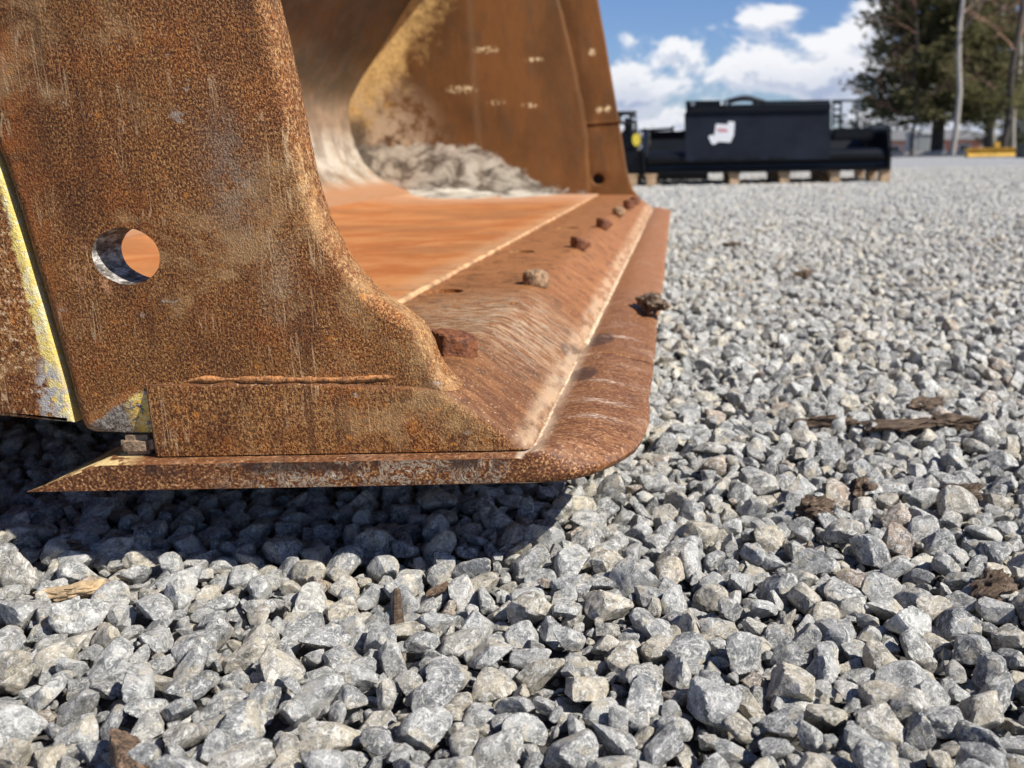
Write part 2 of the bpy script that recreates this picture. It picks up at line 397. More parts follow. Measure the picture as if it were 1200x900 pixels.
def rust_wear():
    """the lip plate: brown, scratched, white scuffs"""
    b = new_mat('worn_lip')
    pos = b.n('ShaderNodeTexCoord').outputs['Object']
    x, y, z = b.sepxyz(pos)[:3]
    big = b.noise(pos, 24, 4, .6)
    st = b.noise(b.mapping(pos, scale=(1, 5, 1), rot=(0, 0, R(12))), 60, 6, .68, .4)
    fine = b.noise(pos, 420, 3, .6)
    c = b.mix(b.mr(st, .35, .65), (.14, .050, .017), (.29, .125, .048))
    c = b.mix(b.mr(y, .8, 1.5), c, b.mix(b.mr(st, .3, .7), (.26, .095, .030), (.38, .165, .062)))
    c = b.mix(b.math('MULTIPLY', b.mr(big, .5, .72), .5), c, (.40, .24, .15))
    c = b.mix(b.math('MULTIPLY', b.mr(fine, .58, .66), .6), c, (.58, .38, .21))
    c = b.mix(b.math('MULTIPLY', b.mr(fine, .46, .38), .7), c, (.07, .025, .010))
    # pale scuff arcs
    for px, py, r in ((715, 395, .02), (712, 447, .014), (708, 470, .018), (735, 395, .012), (700, 488, .016)):
        m_ = b.math('MULTIPLY', b.spot(pos, tuple(onZ(px, py, -.17)), r, .9, (.55, 1.9, 1)), b.mr(b.noise(b.mapping(pos, scale=(1, 5, 1), rot=(0, 0, R(10))), 150, 4, .7), .5, .62))
        c = b.mix(m_, c, (.85, .72, .58))
    for px, py, r in ((700, 400, .026), (683, 440, .02)):
        c = b.mix(b.math('MULTIPLY', b.spot(pos, tuple(onZ(px, py, -.171)), r, .25, (1.5, .75, 1)), b.mr(b.noise(pos, 90, 3), .3, .45, .35, .85)), c, (.065, .032, .022))
    # pale dust along the seam
    sm_ = b.math('MULTIPLY', b.mr(x, -.095, -.078, 1, 0), b.mr(b.noise(b.mapping(pos, scale=(1, .3, 1)), 70, 4), .35, .6, .45, 1))
    sm_ = b.math('MULTIPLY', sm_, b.mr(x, -.1, -.096))
    c = b.mix(sm_, c, (.78, .60, .42))
    # side and rear end: dark brown with white chipped crust
    nrm = b.n('ShaderNodeNewGeometry').outputs['Normal']
    ny = b.sepxyz(nrm)[1]
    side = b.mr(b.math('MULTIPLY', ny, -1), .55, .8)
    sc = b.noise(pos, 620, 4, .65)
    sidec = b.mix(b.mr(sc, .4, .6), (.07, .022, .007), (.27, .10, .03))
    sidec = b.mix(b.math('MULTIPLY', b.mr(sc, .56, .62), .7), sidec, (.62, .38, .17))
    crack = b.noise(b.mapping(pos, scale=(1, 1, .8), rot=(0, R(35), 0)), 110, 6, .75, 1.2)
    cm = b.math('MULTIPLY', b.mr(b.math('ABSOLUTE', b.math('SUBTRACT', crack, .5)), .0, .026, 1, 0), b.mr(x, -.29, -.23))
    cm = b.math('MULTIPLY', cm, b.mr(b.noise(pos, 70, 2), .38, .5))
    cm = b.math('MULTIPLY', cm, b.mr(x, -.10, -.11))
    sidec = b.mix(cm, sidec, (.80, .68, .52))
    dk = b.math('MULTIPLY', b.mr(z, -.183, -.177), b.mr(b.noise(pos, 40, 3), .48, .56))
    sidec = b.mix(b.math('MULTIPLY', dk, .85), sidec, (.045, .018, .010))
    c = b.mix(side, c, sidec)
    # left over yellow paint on the rear upper face
    nz = b.sepxyz(nrm)[2]
    yp = b.math('MULTIPLY', b.mr(x, -.318, -.335, 0, 1), b.mr(nz, .3, .6))
    yp = b.math('MULTIPLY', yp, b.mr(b.noise(pos, 110, 4), .42, .5))
    c = b.mix(yp, c, (.75, .55, .25))
    setin(b, 'Base Color', c)
    setin(b, 'Roughness', b.mr(st, .3, .7, .45, .7))
    b.bs.inputs['Specular IOR Level'].default_value = 0.4
    h = b.math('ADD', b.math('MULTIPLY', fine, .5), b.math('ADD', st, b.math('MULTIPLY', cm, .5)))
    setin(b, 'Normal', bump(b, h, .8, .0016))
    return b.m

def rust_floor():
    b = new_mat('rust_floor')
    pos = b.n('ShaderNodeTexCoord').outputs['Object']
    x, y, z = b.sepxyz(pos)[:3]
    st = b.noise(b.mapping(pos, scale=(1, 1.3, 1)), 7, 8, .72, .4)
    s2 = b.noise(b.mapping(pos, scale=(1, 5, 1), rot=(0, 0, .1)), 34, 6, .7)
    big = b.noise(pos, 4, 4, .6)
    c = b.mix(b.mr(st, .38, .62), (.40, .125, .028), (.52, .215, .070))
    c = b.mix(b.math('MULTIPLY', b.mr(s2, .55, .68), .4), c, (.60, .36, .20))
    c = b.mix(b.math('MULTIPLY', b.mr(big, .48, .60), .6), c, (.30, .125, .045))
    wl_ = b.math('MULTIPLY', b.mr(x, -.285, -.252), b.mr(b.noise(pos, 30, 5, .7), .35, .6, .2, 1))
    c = b.mix(b.math('MULTIPLY', wl_, .6), c, (.56, .34, .18))
    dk = b.math('MULTIPLY', b.mr(b.noise(pos, 55, 6, .75), .58, .66), .5)
    c = b.mix(dk, c, (.16, .07, .03))
    pale = b.math('MULTIPLY', b.mr(y, 2.35, 2.85), b.mr(b.noise(b.mapping(pos, scale=(1, 4, 1)), 6, 4), .35, .6, .35, 1))
    c = b.mix(b.math('MULTIPLY', pale, .55), c, (.66, .44, .30))
    setin(b, 'Base Color', c); setin(b, 'Roughness', .62)
    setin(b, 'Normal', bump(b, b.math('ADD', st, s2), .4, .002))
    return b.m

def rust_wall(kind):
    b = new_mat('rust_' + kind)
    pos = b.n('ShaderNodeTexCoord').outputs['Object']
    x, y, z = b.sepxyz(pos)[:3]
    big = b.noise(b.mapping(pos, scale=(1, 1, .55)), 5, 6, .62)
    md = b.noise(b.mapping(pos, scale=(1, 1, .35 if kind != 'back' else .9)), 22, 5, .65)
    fn = b.noise(pos, 90, 4, .6)
    if kind == 'back':
        c = b.mix(b.mr(big, .38, .62), (.10, .068, .036), (.16, .088, .036))
        c = b.mix(b.mr(md, .45, .7), c, (.09, .075, .055))
        lit_tint = b.math('MULTIPLY', b.mr(b.math('ADD', z, b.math('MULTIPLY', b.math('SUBTRACT', md, .5), .1)), .20, .10), 1.0)  # lower back painted paler, as sunlit below the lip's shadow; shaded top darker
        c = b.mix(b.math('MULTIPLY', lit_tint, b.mr(fn, .3, .6, .7, 1)), c, (.30, .205, .13))
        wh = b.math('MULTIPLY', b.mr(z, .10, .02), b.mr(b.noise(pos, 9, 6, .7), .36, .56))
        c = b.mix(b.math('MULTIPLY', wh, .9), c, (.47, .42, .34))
        c = b.mix(b.math('MULTIPLY', b.mr(b.noise(b.mapping(pos, scale=(1, 1, 1)), 12, 8, .75, .3), .47, .58), .65), c, (.15, .105, .068))
        br = b.math('MULTIPLY', b.mr(z, -.055, -.09), b.mr(fn, .25, .5, .6, 1))
        c = b.mix(br, c, (.36, .18, .09))
    else:
        c = b.mix(b.mr(big, .36, .64), (.115, .050, .016), (.20, .082, .024))
        c = b.mix(b.math('MULTIPLY', b.mr(md, .5, .72), .6), c, (.095, .06, .034))
        if kind == 'wall':
            # rubbed yellow paint along the crease with the back
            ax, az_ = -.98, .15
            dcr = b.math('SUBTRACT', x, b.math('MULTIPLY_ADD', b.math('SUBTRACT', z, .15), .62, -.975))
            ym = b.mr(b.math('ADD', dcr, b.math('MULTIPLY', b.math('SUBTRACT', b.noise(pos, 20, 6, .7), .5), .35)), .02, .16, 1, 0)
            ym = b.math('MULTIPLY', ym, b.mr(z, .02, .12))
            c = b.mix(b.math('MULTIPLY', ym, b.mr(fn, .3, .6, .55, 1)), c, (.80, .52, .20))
            cr = b.math('MULTIPLY', b.spot(pos, (-.88, 3.0, .05), .22, .9), b.mr(b.noise(pos, 16, 7, .75), .40, .56))
            c = b.mix(b.math('MULTIPLY', cr, .9), c, (.60, .46, .31))
            edge_ = b.mr(x, -.62, -.38, .035, -.112, False)
            nn_ = b.noise(pos, 15, 7, .74, .4)
            wh = b.mr(b.math('SUBTRACT', z, b.math('ADD', edge_, b.math('MULTIPLY', b.math('SUBTRACT', nn_, .5), .14))), .004, -.006)
            c = b.mix(b.math('MULTIPLY', wh, .92), c, b.ramp(b.noise(b.mapping(pos, scale=(1, 1, 1.6), loc=(1.3, 0, .7)), 13, 7, .72, .5), [(.40, (.12, .105, .085)), (.47, (.26, .23, .19)), (.52, (.50, .46, .38)), (.62, (.70, .66, .56))]))
            crk = b.math('MULTIPLY', b.mr(x, -.955, -.92, 1, 0), b.mr(z, .13, .09))
            c = b.mix(b.math('MULTIPLY', crk, .75), c, (.10, .085, .07))
            for (sx_, sz_, r) in ((-.56, .30, .03), (-.42, .27, .02), (-.44, .14, .02), (-.64, .19, .035), (-.54, .15, .02)):
                sp = b.math('MULTIPLY', b.spot(pos, (sx_, 3.0, sz_), r, .7, (.6, 1, 2.2)), b.mr(fn, .45, .6))
                c = b.mix(sp, c, (.80, .62, .36))
            # long vertical smear
            vs = b.mr(b.math('ABSOLUTE', b.math('SUBTRACT', x, -.60)), .0, .018, .4, 0)
            c = b.mix(b.math('MULTIPLY', vs, .5), c, (.28, .19, .11))
        else:
            lg = b.math('MULTIPLY', b.mr(b.noise(b.mapping(pos, scale=(3, 1, .8)), 8, 4), .5, .7), .45)
            c = b.mix(lg, c, (.25, .115, .04))
            for (sx_, sz_) in ((-.235, .125), (-.21, .128), (-.25, .29)):
                sp = b.math('MULTIPLY', b.spot(pos, (sx_, 3.02, sz_), .014, .7), b.mr(fn, .4, .55))
                c = b.mix(sp, c, (.85, .65, .38))
    setin(b, 'Base Color', c); setin(b, 'Roughness', .72); b.bs.inputs['Specular IOR Level'].default_value = .22
    setin(b, 'Normal', bump(b, b.math('ADD', big, b.math('ADD', md, b.math('MULTIPLY', fn, .3))), .35, .006))
    return b.m

M_cut, M_shell, M_end = rust_fine('cutter'), rust_fine('shell'), rust_fine('edge_end')
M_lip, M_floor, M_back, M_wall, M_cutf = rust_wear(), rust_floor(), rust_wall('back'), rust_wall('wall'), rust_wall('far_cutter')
M_bolt = simple('rusty_bolt', (.17, .058, .020), .6, 0, 220, .6, .9, .002)
M_boltp = simple('crusted_bolt', (.30, .185, .10), .8, 0, 260, .6, .9, .002)
M_bead = simple('dusty_weld', (.60, .43, .27), .8, 0, 90, .35, .8, .003)
M_bead3 = simple('floor_weld', (.50, .29, .14), .8, 0, 40, .45, .8, .003)
M_bead2 = simple('rusty_weld', (.42, .175, .055), .7, 0, 300, .7, 1, .002)

# ------------------------------------------------------------------ ground
ZG = -0.258            # level of the ground sheet under the stones
def stone_tint(b, seed_vec, rnd_out):
    """limestone: grey, some bluish, some tan, white veins"""
    v = b.vmath('ADD', seed_vec, b.comb(b.math('MULTIPLY', rnd_out, 37.0), b.math('MULTIPLY', rnd_out, 91.0), b.math('MULTIPLY', rnd_out, 53.0)))
    r2 = b.math('FRACT', b.math('MULTIPLY', rnd_out, 17.31))
    r3 = b.math('FRACT', b.math('MULTIPLY', rnd_out, 71.7))
    base = b.mix(b.mr(rnd_out, .1, .9, smooth=False), (.29, .29, .282), (.54, .53, .49))
    base = b.mix(b.math('MULTIPLY', b.mr(r2, .66, .92), .75), base, (.58, .49, .34))
    base = b.mix(b.math('MULTIPLY', b.mr(r3, .975, .98), .8), base, (.34, .22, .13))
    blot = b.noise(v, 1.5, 6, .72, .6)
    c = b.mix(b.mr(blot, .40, .58), b.mix(1.0, base, (.38, .395, .41), 'MULTIPLY'), base)
    dust = b.noise(v, 3.2, 8, .80, 1.3)
    c = b.mix(b.math('MULTIPLY', b.mr(dust, .49, .60), .75), c, (.86, .84, .77))
    tan = b.noise(b.vmath('ADD', v, (7, 3, 1)), 1.0, 5, .65)
    c = b.mix(b.math('MULTIPLY', b.mr(tan, .54, .64), .5), c, (.68, .58, .40))
    vein = b.noise(v, 2.1, 4, .6, 2.4)
    vm = b.mr(b.math('ABSOLUTE', b.math('SUBTRACT', vein, .5)), 0, .018, 1, 0)
    c = b.mix(b.math('MULTIPLY', vm, .55), c, (.84, .83, .79))
    spk = b.noise(v, 13, 4, .7)
    c = b.mix(b.math('MULTIPLY', b.mr(spk, .54, .64), .45), c, (.15, .155, .16))
    return c, blot, dust, spk
b = new_mat('limestone')
oc = b.n('ShaderNodeTexCoord').outputs['Object']
c, blot, dust, spk = stone_tint(b, oc, b.n('ShaderNodeObjectInfo').outputs['Random'])
setin(b, 'Base Color', c); setin(b, 'Roughness', .8)
b.bs.inputs['Specular IOR Level'].default_value = .3
setin(b, 'Normal', bump(b, b.math('ADD', b.math('MULTIPLY', dust, .8), b.math('MULTIPLY', spk, .5)), .9, .0022))
M_stone = b.m

b = new_mat('gravel_ground')
pos = b.n('ShaderNodeTexCoord').outputs['Object']
cellc = b.n('ShaderNodeTexVoronoi', feature='F1', ins={'Vector': pos, 'Scale': 62})
ed = b.voro(pos, 62, 'DISTANCE_TO_EDGE')
rv = b.sepxyz(cellc.outputs['Color'])[0]
c = b.mix(b.mr(rv, 0, 1, smooth=False), (.24, .25, .265), (.60, .59, .56))
c = b.mix(b.math('MULTIPLY', b.mr(ed, .0, .10, 1, 0), .7), c, (.10, .095, .09))
patch = b.noise(pos, .9, 4, .6)
c = b.mix(b.math('MULTIPLY', b.mr(patch, .55, .7), .3), c, (.40, .33, .25))
c = b.mix(b.mr(b.sepxyz(pos)[1], 9.5, 12), (.055, .05, .045), c)  # near sheet coloured dark, as the shade in gaps between modelled stones
setin(b, 'Base Color', c); setin(b, 'Roughness', .9)
setin(b, 'Normal', bump(b, ed, .9, .02))
M_ground = b.m

def ground_z(x, y):
    """gentle, real unevenness; a low heap of stone left of the lip plate"""
    z = .0045 * math.sin(x * 9 + 1.3) * math.cos(y * 7 - .4) + .003 * math.sin(x * 23 + y * 17)
    z += .038 * math.exp(-(((x + .52) / .10) ** 2 + ((y - .53) / .10) ** 2) ** 1.5)
    if y > 3: z *= max(0, 1 - (y - 3) / 2)
    return ZG + z
def far_z(x, y):
    d = math.hypot(x, y)
    if d <= 36: return 0.0
    return -2.0 * min(1, (d - 36) / 60.0)
gv, gf = [], []
gx = sorted(set([-900, -500, -250, -120, -70, -45, -30, -20, -12, -8, -5, -3.5] + [round(-2.6 + i * .05, 3) for i in range(98)] + [2.4, 3, 4, 6, 8, 12, 16, 20, 26, 30, 35, 40, 50, 70, 90, 120, 250, 500, 900]))
gy = sorted(set([-300, -100, -40, -15, -6, -2] + [round(-1 + i * .05, 3) for i in range(100)] + [4.5, 5, 6, 8, 10, 14, 18, 24, 30, 36, 42, 50, 60, 75, 95, 120, 180, 300, 600, 1200, 2000]))
for y in gy:
    for x in gx: gv.append((x, y, ground_z(x, y) - .006 + far_z(x, y)))
nx_ = len(gx)
for j in range(len(gy) - 1):
    for i in range(nx_ - 1): gf.append((j * nx_ + i, j * nx_ + i + 1, (j + 1) * nx_ + i + 1, (j + 1) * nx_ + i))
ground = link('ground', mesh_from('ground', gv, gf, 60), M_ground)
tag(ground, 'flat yard of loose pale grey crushed limestone', kind='structure')

# --- stone shapes: a rounded intersection of random half-spaces
def ico(sub):
    bm = bmesh.new(); bmesh.ops.create_icosphere(bm, subdivisions=sub, radius=1)
    vs = np.array([v.co[:] for v in bm.verts]); fs = [[v.index for v in f.verts] for f in bm.faces]; bm.free(); return vs, fs
ICO3, ICO4 = ico(3), ico(4)
def stone_mesh(i, hi=False):
    g = np.random.default_rng(100 + i)
    vs, fs = ICO4
    npl = g.integers(10, 17)
    n = g.normal(size=(npl, 3)); n /= np.linalg.norm(n, axis=1)[:, None]
    d = g.uniform(.48, .95, npl)
    dots = vs @ n.T
    k = g.uniform(34, 90)
    inv = np.maximum(dots, 0) / d
    rad = 1.0 / (np.sum(inv ** k, axis=1) + .92 ** k) ** (1 / k)
    sc = np.array([g.uniform(1.0, 1.4), g.uniform(.8, 1.05), g.uniform(.6, .85)])
    P = vs * rad[:, None] * sc
    o = Vector(g.uniform(-50, 50, 3))
    for q in range(len(P)):
        v = Vector(P[q]); nn = mnoise.fractal(v * 2.1 + o, 1.0, 2.0, 4)
        n3 = mnoise.voronoi(v * 2.6 + o)[0][0]
        P[q] *= 1 + .05 * nn + .05 * (n3 - .4) + .018 * mnoise.noise(v * 11 + o)
    P /= np.abs(P[:, :2]).max()
    me = bpy.data.meshes.new('stone'); me.from_pydata(P.tolist(), [], fs); me.shade_smooth(); me.materials.append(M_stone)
    me.set_sharp_from_angle(angle=R(22))
    return me
NSH = 18
stone_hi = [stone_mesh(i, True) for i in range(NSH)]
protos = bpy.data.collections.new('stone_shapes')
for i in range(NSH):
    o = bpy.data.objects.new('stone_shape', stone_hi[i] if i < 0 else stone_mesh(i)); protos.objects.link(o)

# --- one packed periodic tile of stones, largest first
TS = 0.72
def pack(seed, n_try, tight):
    g = np.random.default_rng(seed)
    rads = np.sort(np.clip(g.lognormal(math.log(.0050), .40, n_try), .0027, .0140))[::-1]
    cs = .03; nc = int(TS / cs); cell = [[[] for _ in range(nc)] for _ in range(nc)]
    out = []
    for r in rads:
        for _ in range(7):
            x, y = g.uniform(0, TS, 2); cx, cy = int(x / cs) % nc, int(y / cs) % nc; ok = True
            for a in (-1, 0, 1):
                for c_ in (-1, 0, 1):
                    for (px, py, pr) in cell[(cx + a) % nc][(cy + c_) % nc]:
                        dx = abs(px - x); dy = abs(py - y); dx = min(dx, TS - dx); dy = min(dy, TS - dy)
                        if dx * dx + dy * dy < (tight * (pr + r)) ** 2: ok = False; break
                    if not ok: break
                if not ok: break
            if ok:
                cell[cx][cy].append((x, y, r)); out.append((x, y, r)); break
    return np.array(out)
top, sub_ = pack(5, 15500, .76), pack(6, 5200, .86)
rows = []      # x y z r layer
g = np.random.default_rng(9)
ty = -0.0
for iy in range(0, 17):
    for ix in range(-5, 9):
        x0, y0 = ix * TS, .12 + iy * TS
        if y0 > 3.2 and (x0 > .62 * y0 + .6 or x0 < -.45 * y0 - .2): continue
        if y0 <= 3.2 and (x0 > 2.4 or x0 < -2.3): continue
        if y0 > 3.3 and x0 < -2.3: continue
        for li, T in enumerate((top, sub_)):
            if li == 1 and y0 > 3.3: continue
            P = T.copy(); k = g.integers(0, 4); sh = g.uniform(0, TS, 2)
            P[:, 0] = (P[:, 0] + sh[0]) % TS; P[:, 1] = (P[:, 1] + sh[1]) % TS
            if y0 > 3.3: P = P[P[:, 2] > (.0045 if y0 < 5.5 else .0056)]
            if y0 > 5.5: P[:, 2] *= 1.15
            rows.append(np.c_[P[:, 0] + x0, P[:, 1] + y0, P[:, 2], np.full(len(P), li)])
rows = np.concatenate(rows)
# tiles are shifted torus-wise, so borders match only roughly: drop clashes near the borders of the top layer
N = len(rows)
Z = np.array([ground_z(x, y) for x, y in rows[:, :2]])
lay = rows[:, 3]; rr = rows[:, 2]
Z = Z + np.where(lay == 0, rr * .45 + g.normal(0, .0016, N), -.0045 + g.normal(0, .0012, N))
rot = np.c_[g.normal(0, .5, N), g.normal(0, .5, N), g.uniform(0, 6.283, N)]
scl = np.c_[rr * g.uniform(1.0, 1.22, N), rr * g.uniform(1.0, 1.2, N), rr * g.uniform(.95, 1.25, N)]
idx = g.integers(0, NSH, N)
# the 300 that show largest become objects of their own
BY = .55
best = []
for i in range(N):
    if lay[i] or rows[i, 1] > .8: continue
    x, y, d = proj(Vector((rows[i, 0], rows[i, 1], Z[i])))
    if -20 < x < 1220 and 590 < y < 915: best.append((-rr[i] / d, i))
best.sort(); chosen = [i for _, i in best[:300]]
mask = np.ones(N, bool); mask[chosen] = False
TWIGS = []
for i in chosen:
    o = link('stone', stone_hi[int(idx[i])], None, ground)
    o.location = (rows[i, 0], rows[i, 1], Z[i] + .0008); o.rotation_euler = rot[i]; o.scale = scl[i] * 1.04
K = np.nonzero(mask)[0]
pm = bpy.data.meshes.new('gravel'); pm.vertices.add(len(K))
pm.vertices.foreach_set('co', np.c_[rows[K, 0], rows[K, 1], Z[K]].astype(np.float32).ravel())
for nm, typ, arr, key in (('rot', 'FLOAT_VECTOR', rot[K], 'vector'), ('scl', 'FLOAT_VECTOR', scl[K], 'vector'), ('idx', 'INT', idx[K], 'value')):
    at = pm.attributes.new(nm, typ, 'POINT'); at.data.foreach_set(key, np.ascontiguousarray(arr, dtype=np.int32 if typ == 'INT' else np.float32).ravel())
gravel = link('gravel', pm, M_stone, ground)
tag(gravel, 'loose angular grey limestone gravel covering the yard', kind='stuff')
gt = bpy.data.node_groups.new('gravel_instances', 'GeometryNodeTree')
gt.interface.new_socket('Geometry', in_out='INPUT', socket_type='NodeSocketGeometry')
gt.interface.new_socket('Geometry', in_out='OUTPUT', socket_type='NodeSocketGeometry')
q = NB(gt)
gi = q.n('NodeGroupInput'); go = q.n('NodeGroupOutput')
ci = q.n('GeometryNodeCollectionInfo', ins={'Collection': protos, 'Separate Children': True, 'Reset Children': True})
def attr(nm, t): return q.n('GeometryNodeInputNamedAttribute', data_type=t, ins={'Name': nm}).outputs[0]
er = q.n('FunctionNodeEulerToRotation', ins={0: attr('rot', 'FLOAT_VECTOR')})
iop = q.n('GeometryNodeInstanceOnPoints', ins={'Points': gi.outputs[0], 'Instance': ci.outputs[0], 'Pick Instance': True,
          'Instance Index': attr('idx', 'INT'), 'Rotation': er.outputs[0], 'Scale': attr('scl', 'FLOAT_VECTOR')})
gt.links.new(iop.outputs[0], go.inputs[0])
md_ = gravel.modifiers.new('gravel', 'NODES'); md_.node_group = gt

# ------------------------------------------------------------------ the loader bucket
YN, YF = .55, 3.045              # outer faces of the two side cutters
BK = empty('loader_bucket', (-.55, 1.8, ZG))
tag(BK, 'large rusty steel loader bucket lying open on the gravel', 'loader bucket')
def xz(pts, Y=YN): return [(onY(x, y, Y).x, onY(x, y, Y).z) for x, y in pts]
front = xz([(519, 470), (534, 460), (524, 450), (514, 440), (507, 429), (502, 417), (498, 405), (487, 385), (468, 370), (448, 357), (428, 342), (408, 320), (390, 293), (375, 264), (363, 233), (354, 203), (346, 165), (338, 125), (329, 80), (319, 35), (310, 0)])
hx, hz = front[-1]
front += [(hx - .012, hz + .08), (hx - .035, hz + .22), (hx - .075, hz + .42), (hx - .13, hz + .62), (hx - .19, hz + .80)]
rear = xz([(0, 190), (30, 285), (60, 385), (80, 455), (90, 494)])
rx, rz_ = rear[0]
low = xz([(96, 505), (106, 509), (140, 510), (173, 511), (178, 500), (186, 480)])
rear_up = [(hx - .32, hz + .80), (hx - .26, hz + .45), (rx - .028, rz_ + .10)]
outline = front + rear_up + rear + low + xz([(200, 466), (300, 466), (420, 466), (480, 468)])
hc = onY(147.5, 300, YN); hrx, hrz = onY(187, 300, YN).x - hc.x, (onY(147, 266, YN).z - onY(147, 333, YN).z) / 2
hole = [(hc.x + hrx * math.cos(t), hc.z + hrz * math.sin(t)) for t in [-k * 2 * math.pi / 44 for k in range(44)]]
# wobble so that nothing is machine straight
def wob(pts, a=.0006, f=60):
    return [(x + a * mnoise.noise(Vector((x * f, z * f, 3))), z + a * mnoise.noise(Vector((x * f, z * f, 9)))) for x, z in pts]
def resample(pts, step):
    out = []
    for i in range(len(pts)):
        a, b_ = pts[i], pts[(i + 1) % len(pts)]; d = math.hypot(b_[0] - a[0], b_[1] - a[1]); n = max(1, int(d / step))
        out += [(a[0] + (b_[0] - a[0]) * k / n, a[1] + (b_[1] - a[1]) * k / n) for k in range(n)]
    return out
tmp = bpy.data.objects.new('t', curve_plate('side_cutter', wob(resample(outline, .006)), [], YN, YN + .030, .0075, 5)); COL.objects.link(tmp)
t1 = MB(); t1.add([(x, y, z) for y in (YN - .05, YN + .08) for x, z in wob(hole, .0008, 90)], [tuple(range(44)), tuple(range(44, 88))[::-1]] + [(k, (k + 1) % 44, 44 + (k + 1) % 44, 44 + k) for k in range(44)])
A_, B_, C_ = onY(80, 512, YN), onY(190, 441, YN), onY(196, 530, YN)
t2 = MB(); t2.add([(A_.x, YN - .0005, A_.z), (B_.x, YN - .0005, B_.z), (C_.x, YN - .04, C_.z), (C_.x, YN + .013, C_.z)], [(0, 1, 2), (0, 2, 3), (1, 3, 2), (0, 3, 1)])
tools = []
for t_ in (t1, t2):
    to = link('t', mesh_from('t', t_.v, t_.f), None); tools.append(to)
    mo = tmp.modifiers.new('b', 'BOOLEAN'); mo.object = to; mo.operation = 'DIFFERENCE'; mo.solver = 'EXACT'
dg = bpy.context.evaluated_depsgraph_get(); NCUTMESH = bpy.data.meshes.new_from_object(tmp.evaluated_get(dg))
for o in [tmp] + tools: bpy.data.objects.remove(o)
NCUTMESH.materials.clear(); smooth(NCUTMESH, 40)
ncut = link('side_cutter', NCUTMESH, M_cut, BK, True)
ncut['label'] = 'pitted near side plate with a round hole through it'
# far cutter (mirror of the near one, measured in the photograph at its own place)
ffront = xz([(749, 231), (742, 222), (738, 212), (734, 196), (730, 170), (726, 145), (721, 115), (715, 80), (709, 45), (701, 0)], 3.03)
fx_, fz_ = ffront[-1]
ffront += [(fx_ - .04, fz_ + .15), (fx_ - .09, fz_ + .32), (fx_ - .14, fz_ + .46)]
fout = ffront + [(-.62, .88), (-.47, .60), (-.42, .42), (-.385, .12), (-.36, -.15), (-.20, -.15)]
fh = onY(701, 210, 3.03)
fhole = [(fh.x + .017 * math.cos(-k * 2 * math.pi / 30), fh.z + .015 * math.sin(-k * 2 * math.pi / 30)) for k in range(30)]
fc = link('side_cutter', curve_plate('side_cutter', resample(fout, .02), [fhole], 3.021, YF, .006, 3), M_cutf, BK, True)
fc['label'] = 'far side plate, brown and smoother, seen from inside'

pl = MB(); pl.tube([(fh.x, 3.036, fh.z), (fh.x, 3.044, fh.z)], .019, 20)  # added dark disc, standing in for the shade inside the far hole
bpl = pl.build('hole_dark_disc', simple('hole_shade', (.02, .014, .010), .9), BK, world=True)

# side walls (shell), from the rear of the cutter to the back
backp = [(-.245, -.122), (-.60, -.122), (-.72, -.120), (-.80, -.110), (-.865, -.088), (-.915, -.058), (-.950, -.020), (-.970, .025), (-.981, .075), (-.984, .125),
         (-.974, .165), (-.935, .225), (-.888, .285), (-.828, .365), (-.772, .44), (-.70, .535), (-.62, .64), (-.53, .745), (-.43, .845), (-.33, .92), (-.215, .975)]
def offs(pts, d):
    out = []
    for i, p in enumerate(pts):
        a = Vector(pts[max(0, i - 1)]); c_ = Vector(pts[min(len(pts) - 1, i + 1)]); t = (c_ - a).normalized(); out.append((p[0] - t.y * d * -1 * -1, p[1] + t.x * d))
    return out
outer = []
for i, p in enumerate(backp):
    a = Vector(backp[max(0, i - 1)]); c_ = Vector(backp[min(len(backp) - 1, i + 1)]); t = (c_ - a).normalized()
    outer.append((p[0] + t.y * .018 * 1, p[1] - t.x * .018 * 1))
# make sure the offset goes outwards (away from the bucket's inside at (-.5,.3))
if (Vector(outer[8]) - Vector((-.5, .3))).length < (Vector(backp[8]) - Vector((-.5, .3))).length:
    outer = [(2 * p[0] - o_[0], 2 * p[1] - o_[1]) for p, o_ in zip(backp, outer)]
def shell_wall(front_pts, y0, y1, mat, lab):
    pts = front_pts + list(reversed([(x, z) for x, z in outer[3:]]))   # from the front edge over the top round the back
    me = curve_plate('side_wall', pts, [], y0, y1, .003, 2)
    o = link('side_wall', me, mat, BK, True); o['label'] = lab; return o
nb = xz([(0, 488), (86, 496)], .552)
rl = [(x - .0025, z) for x, z in xz([(88, 494), (80, 455), (60, 385), (30, 285), (0, 190)])]
nfr = [(-.66, -.148), nb[0], (rl[0][0], nb[1][1])] + rl + [(rx - .0305, rz_ + .10), (hx - .2625, hz + .45), (hx - .3225, hz + .80), (-.52, .90)]
shell_wall(nfr, .5515, .574, M_shell, 'near side wall behind the cutter, rust with worn yellow paint')
ffr = [(-.66, -.148), (-.28, -.148), (-.277, -.09), (-.279, .05), (-.287, .12), (-.31, .27), (-.345, .44), (-.42, .66), (-.36, .90), (-.24, .965)]
shell_wall(ffr, 3.0, 3.020, M_wall, 'far side wall with rubbed yellow paint and white crust low down')
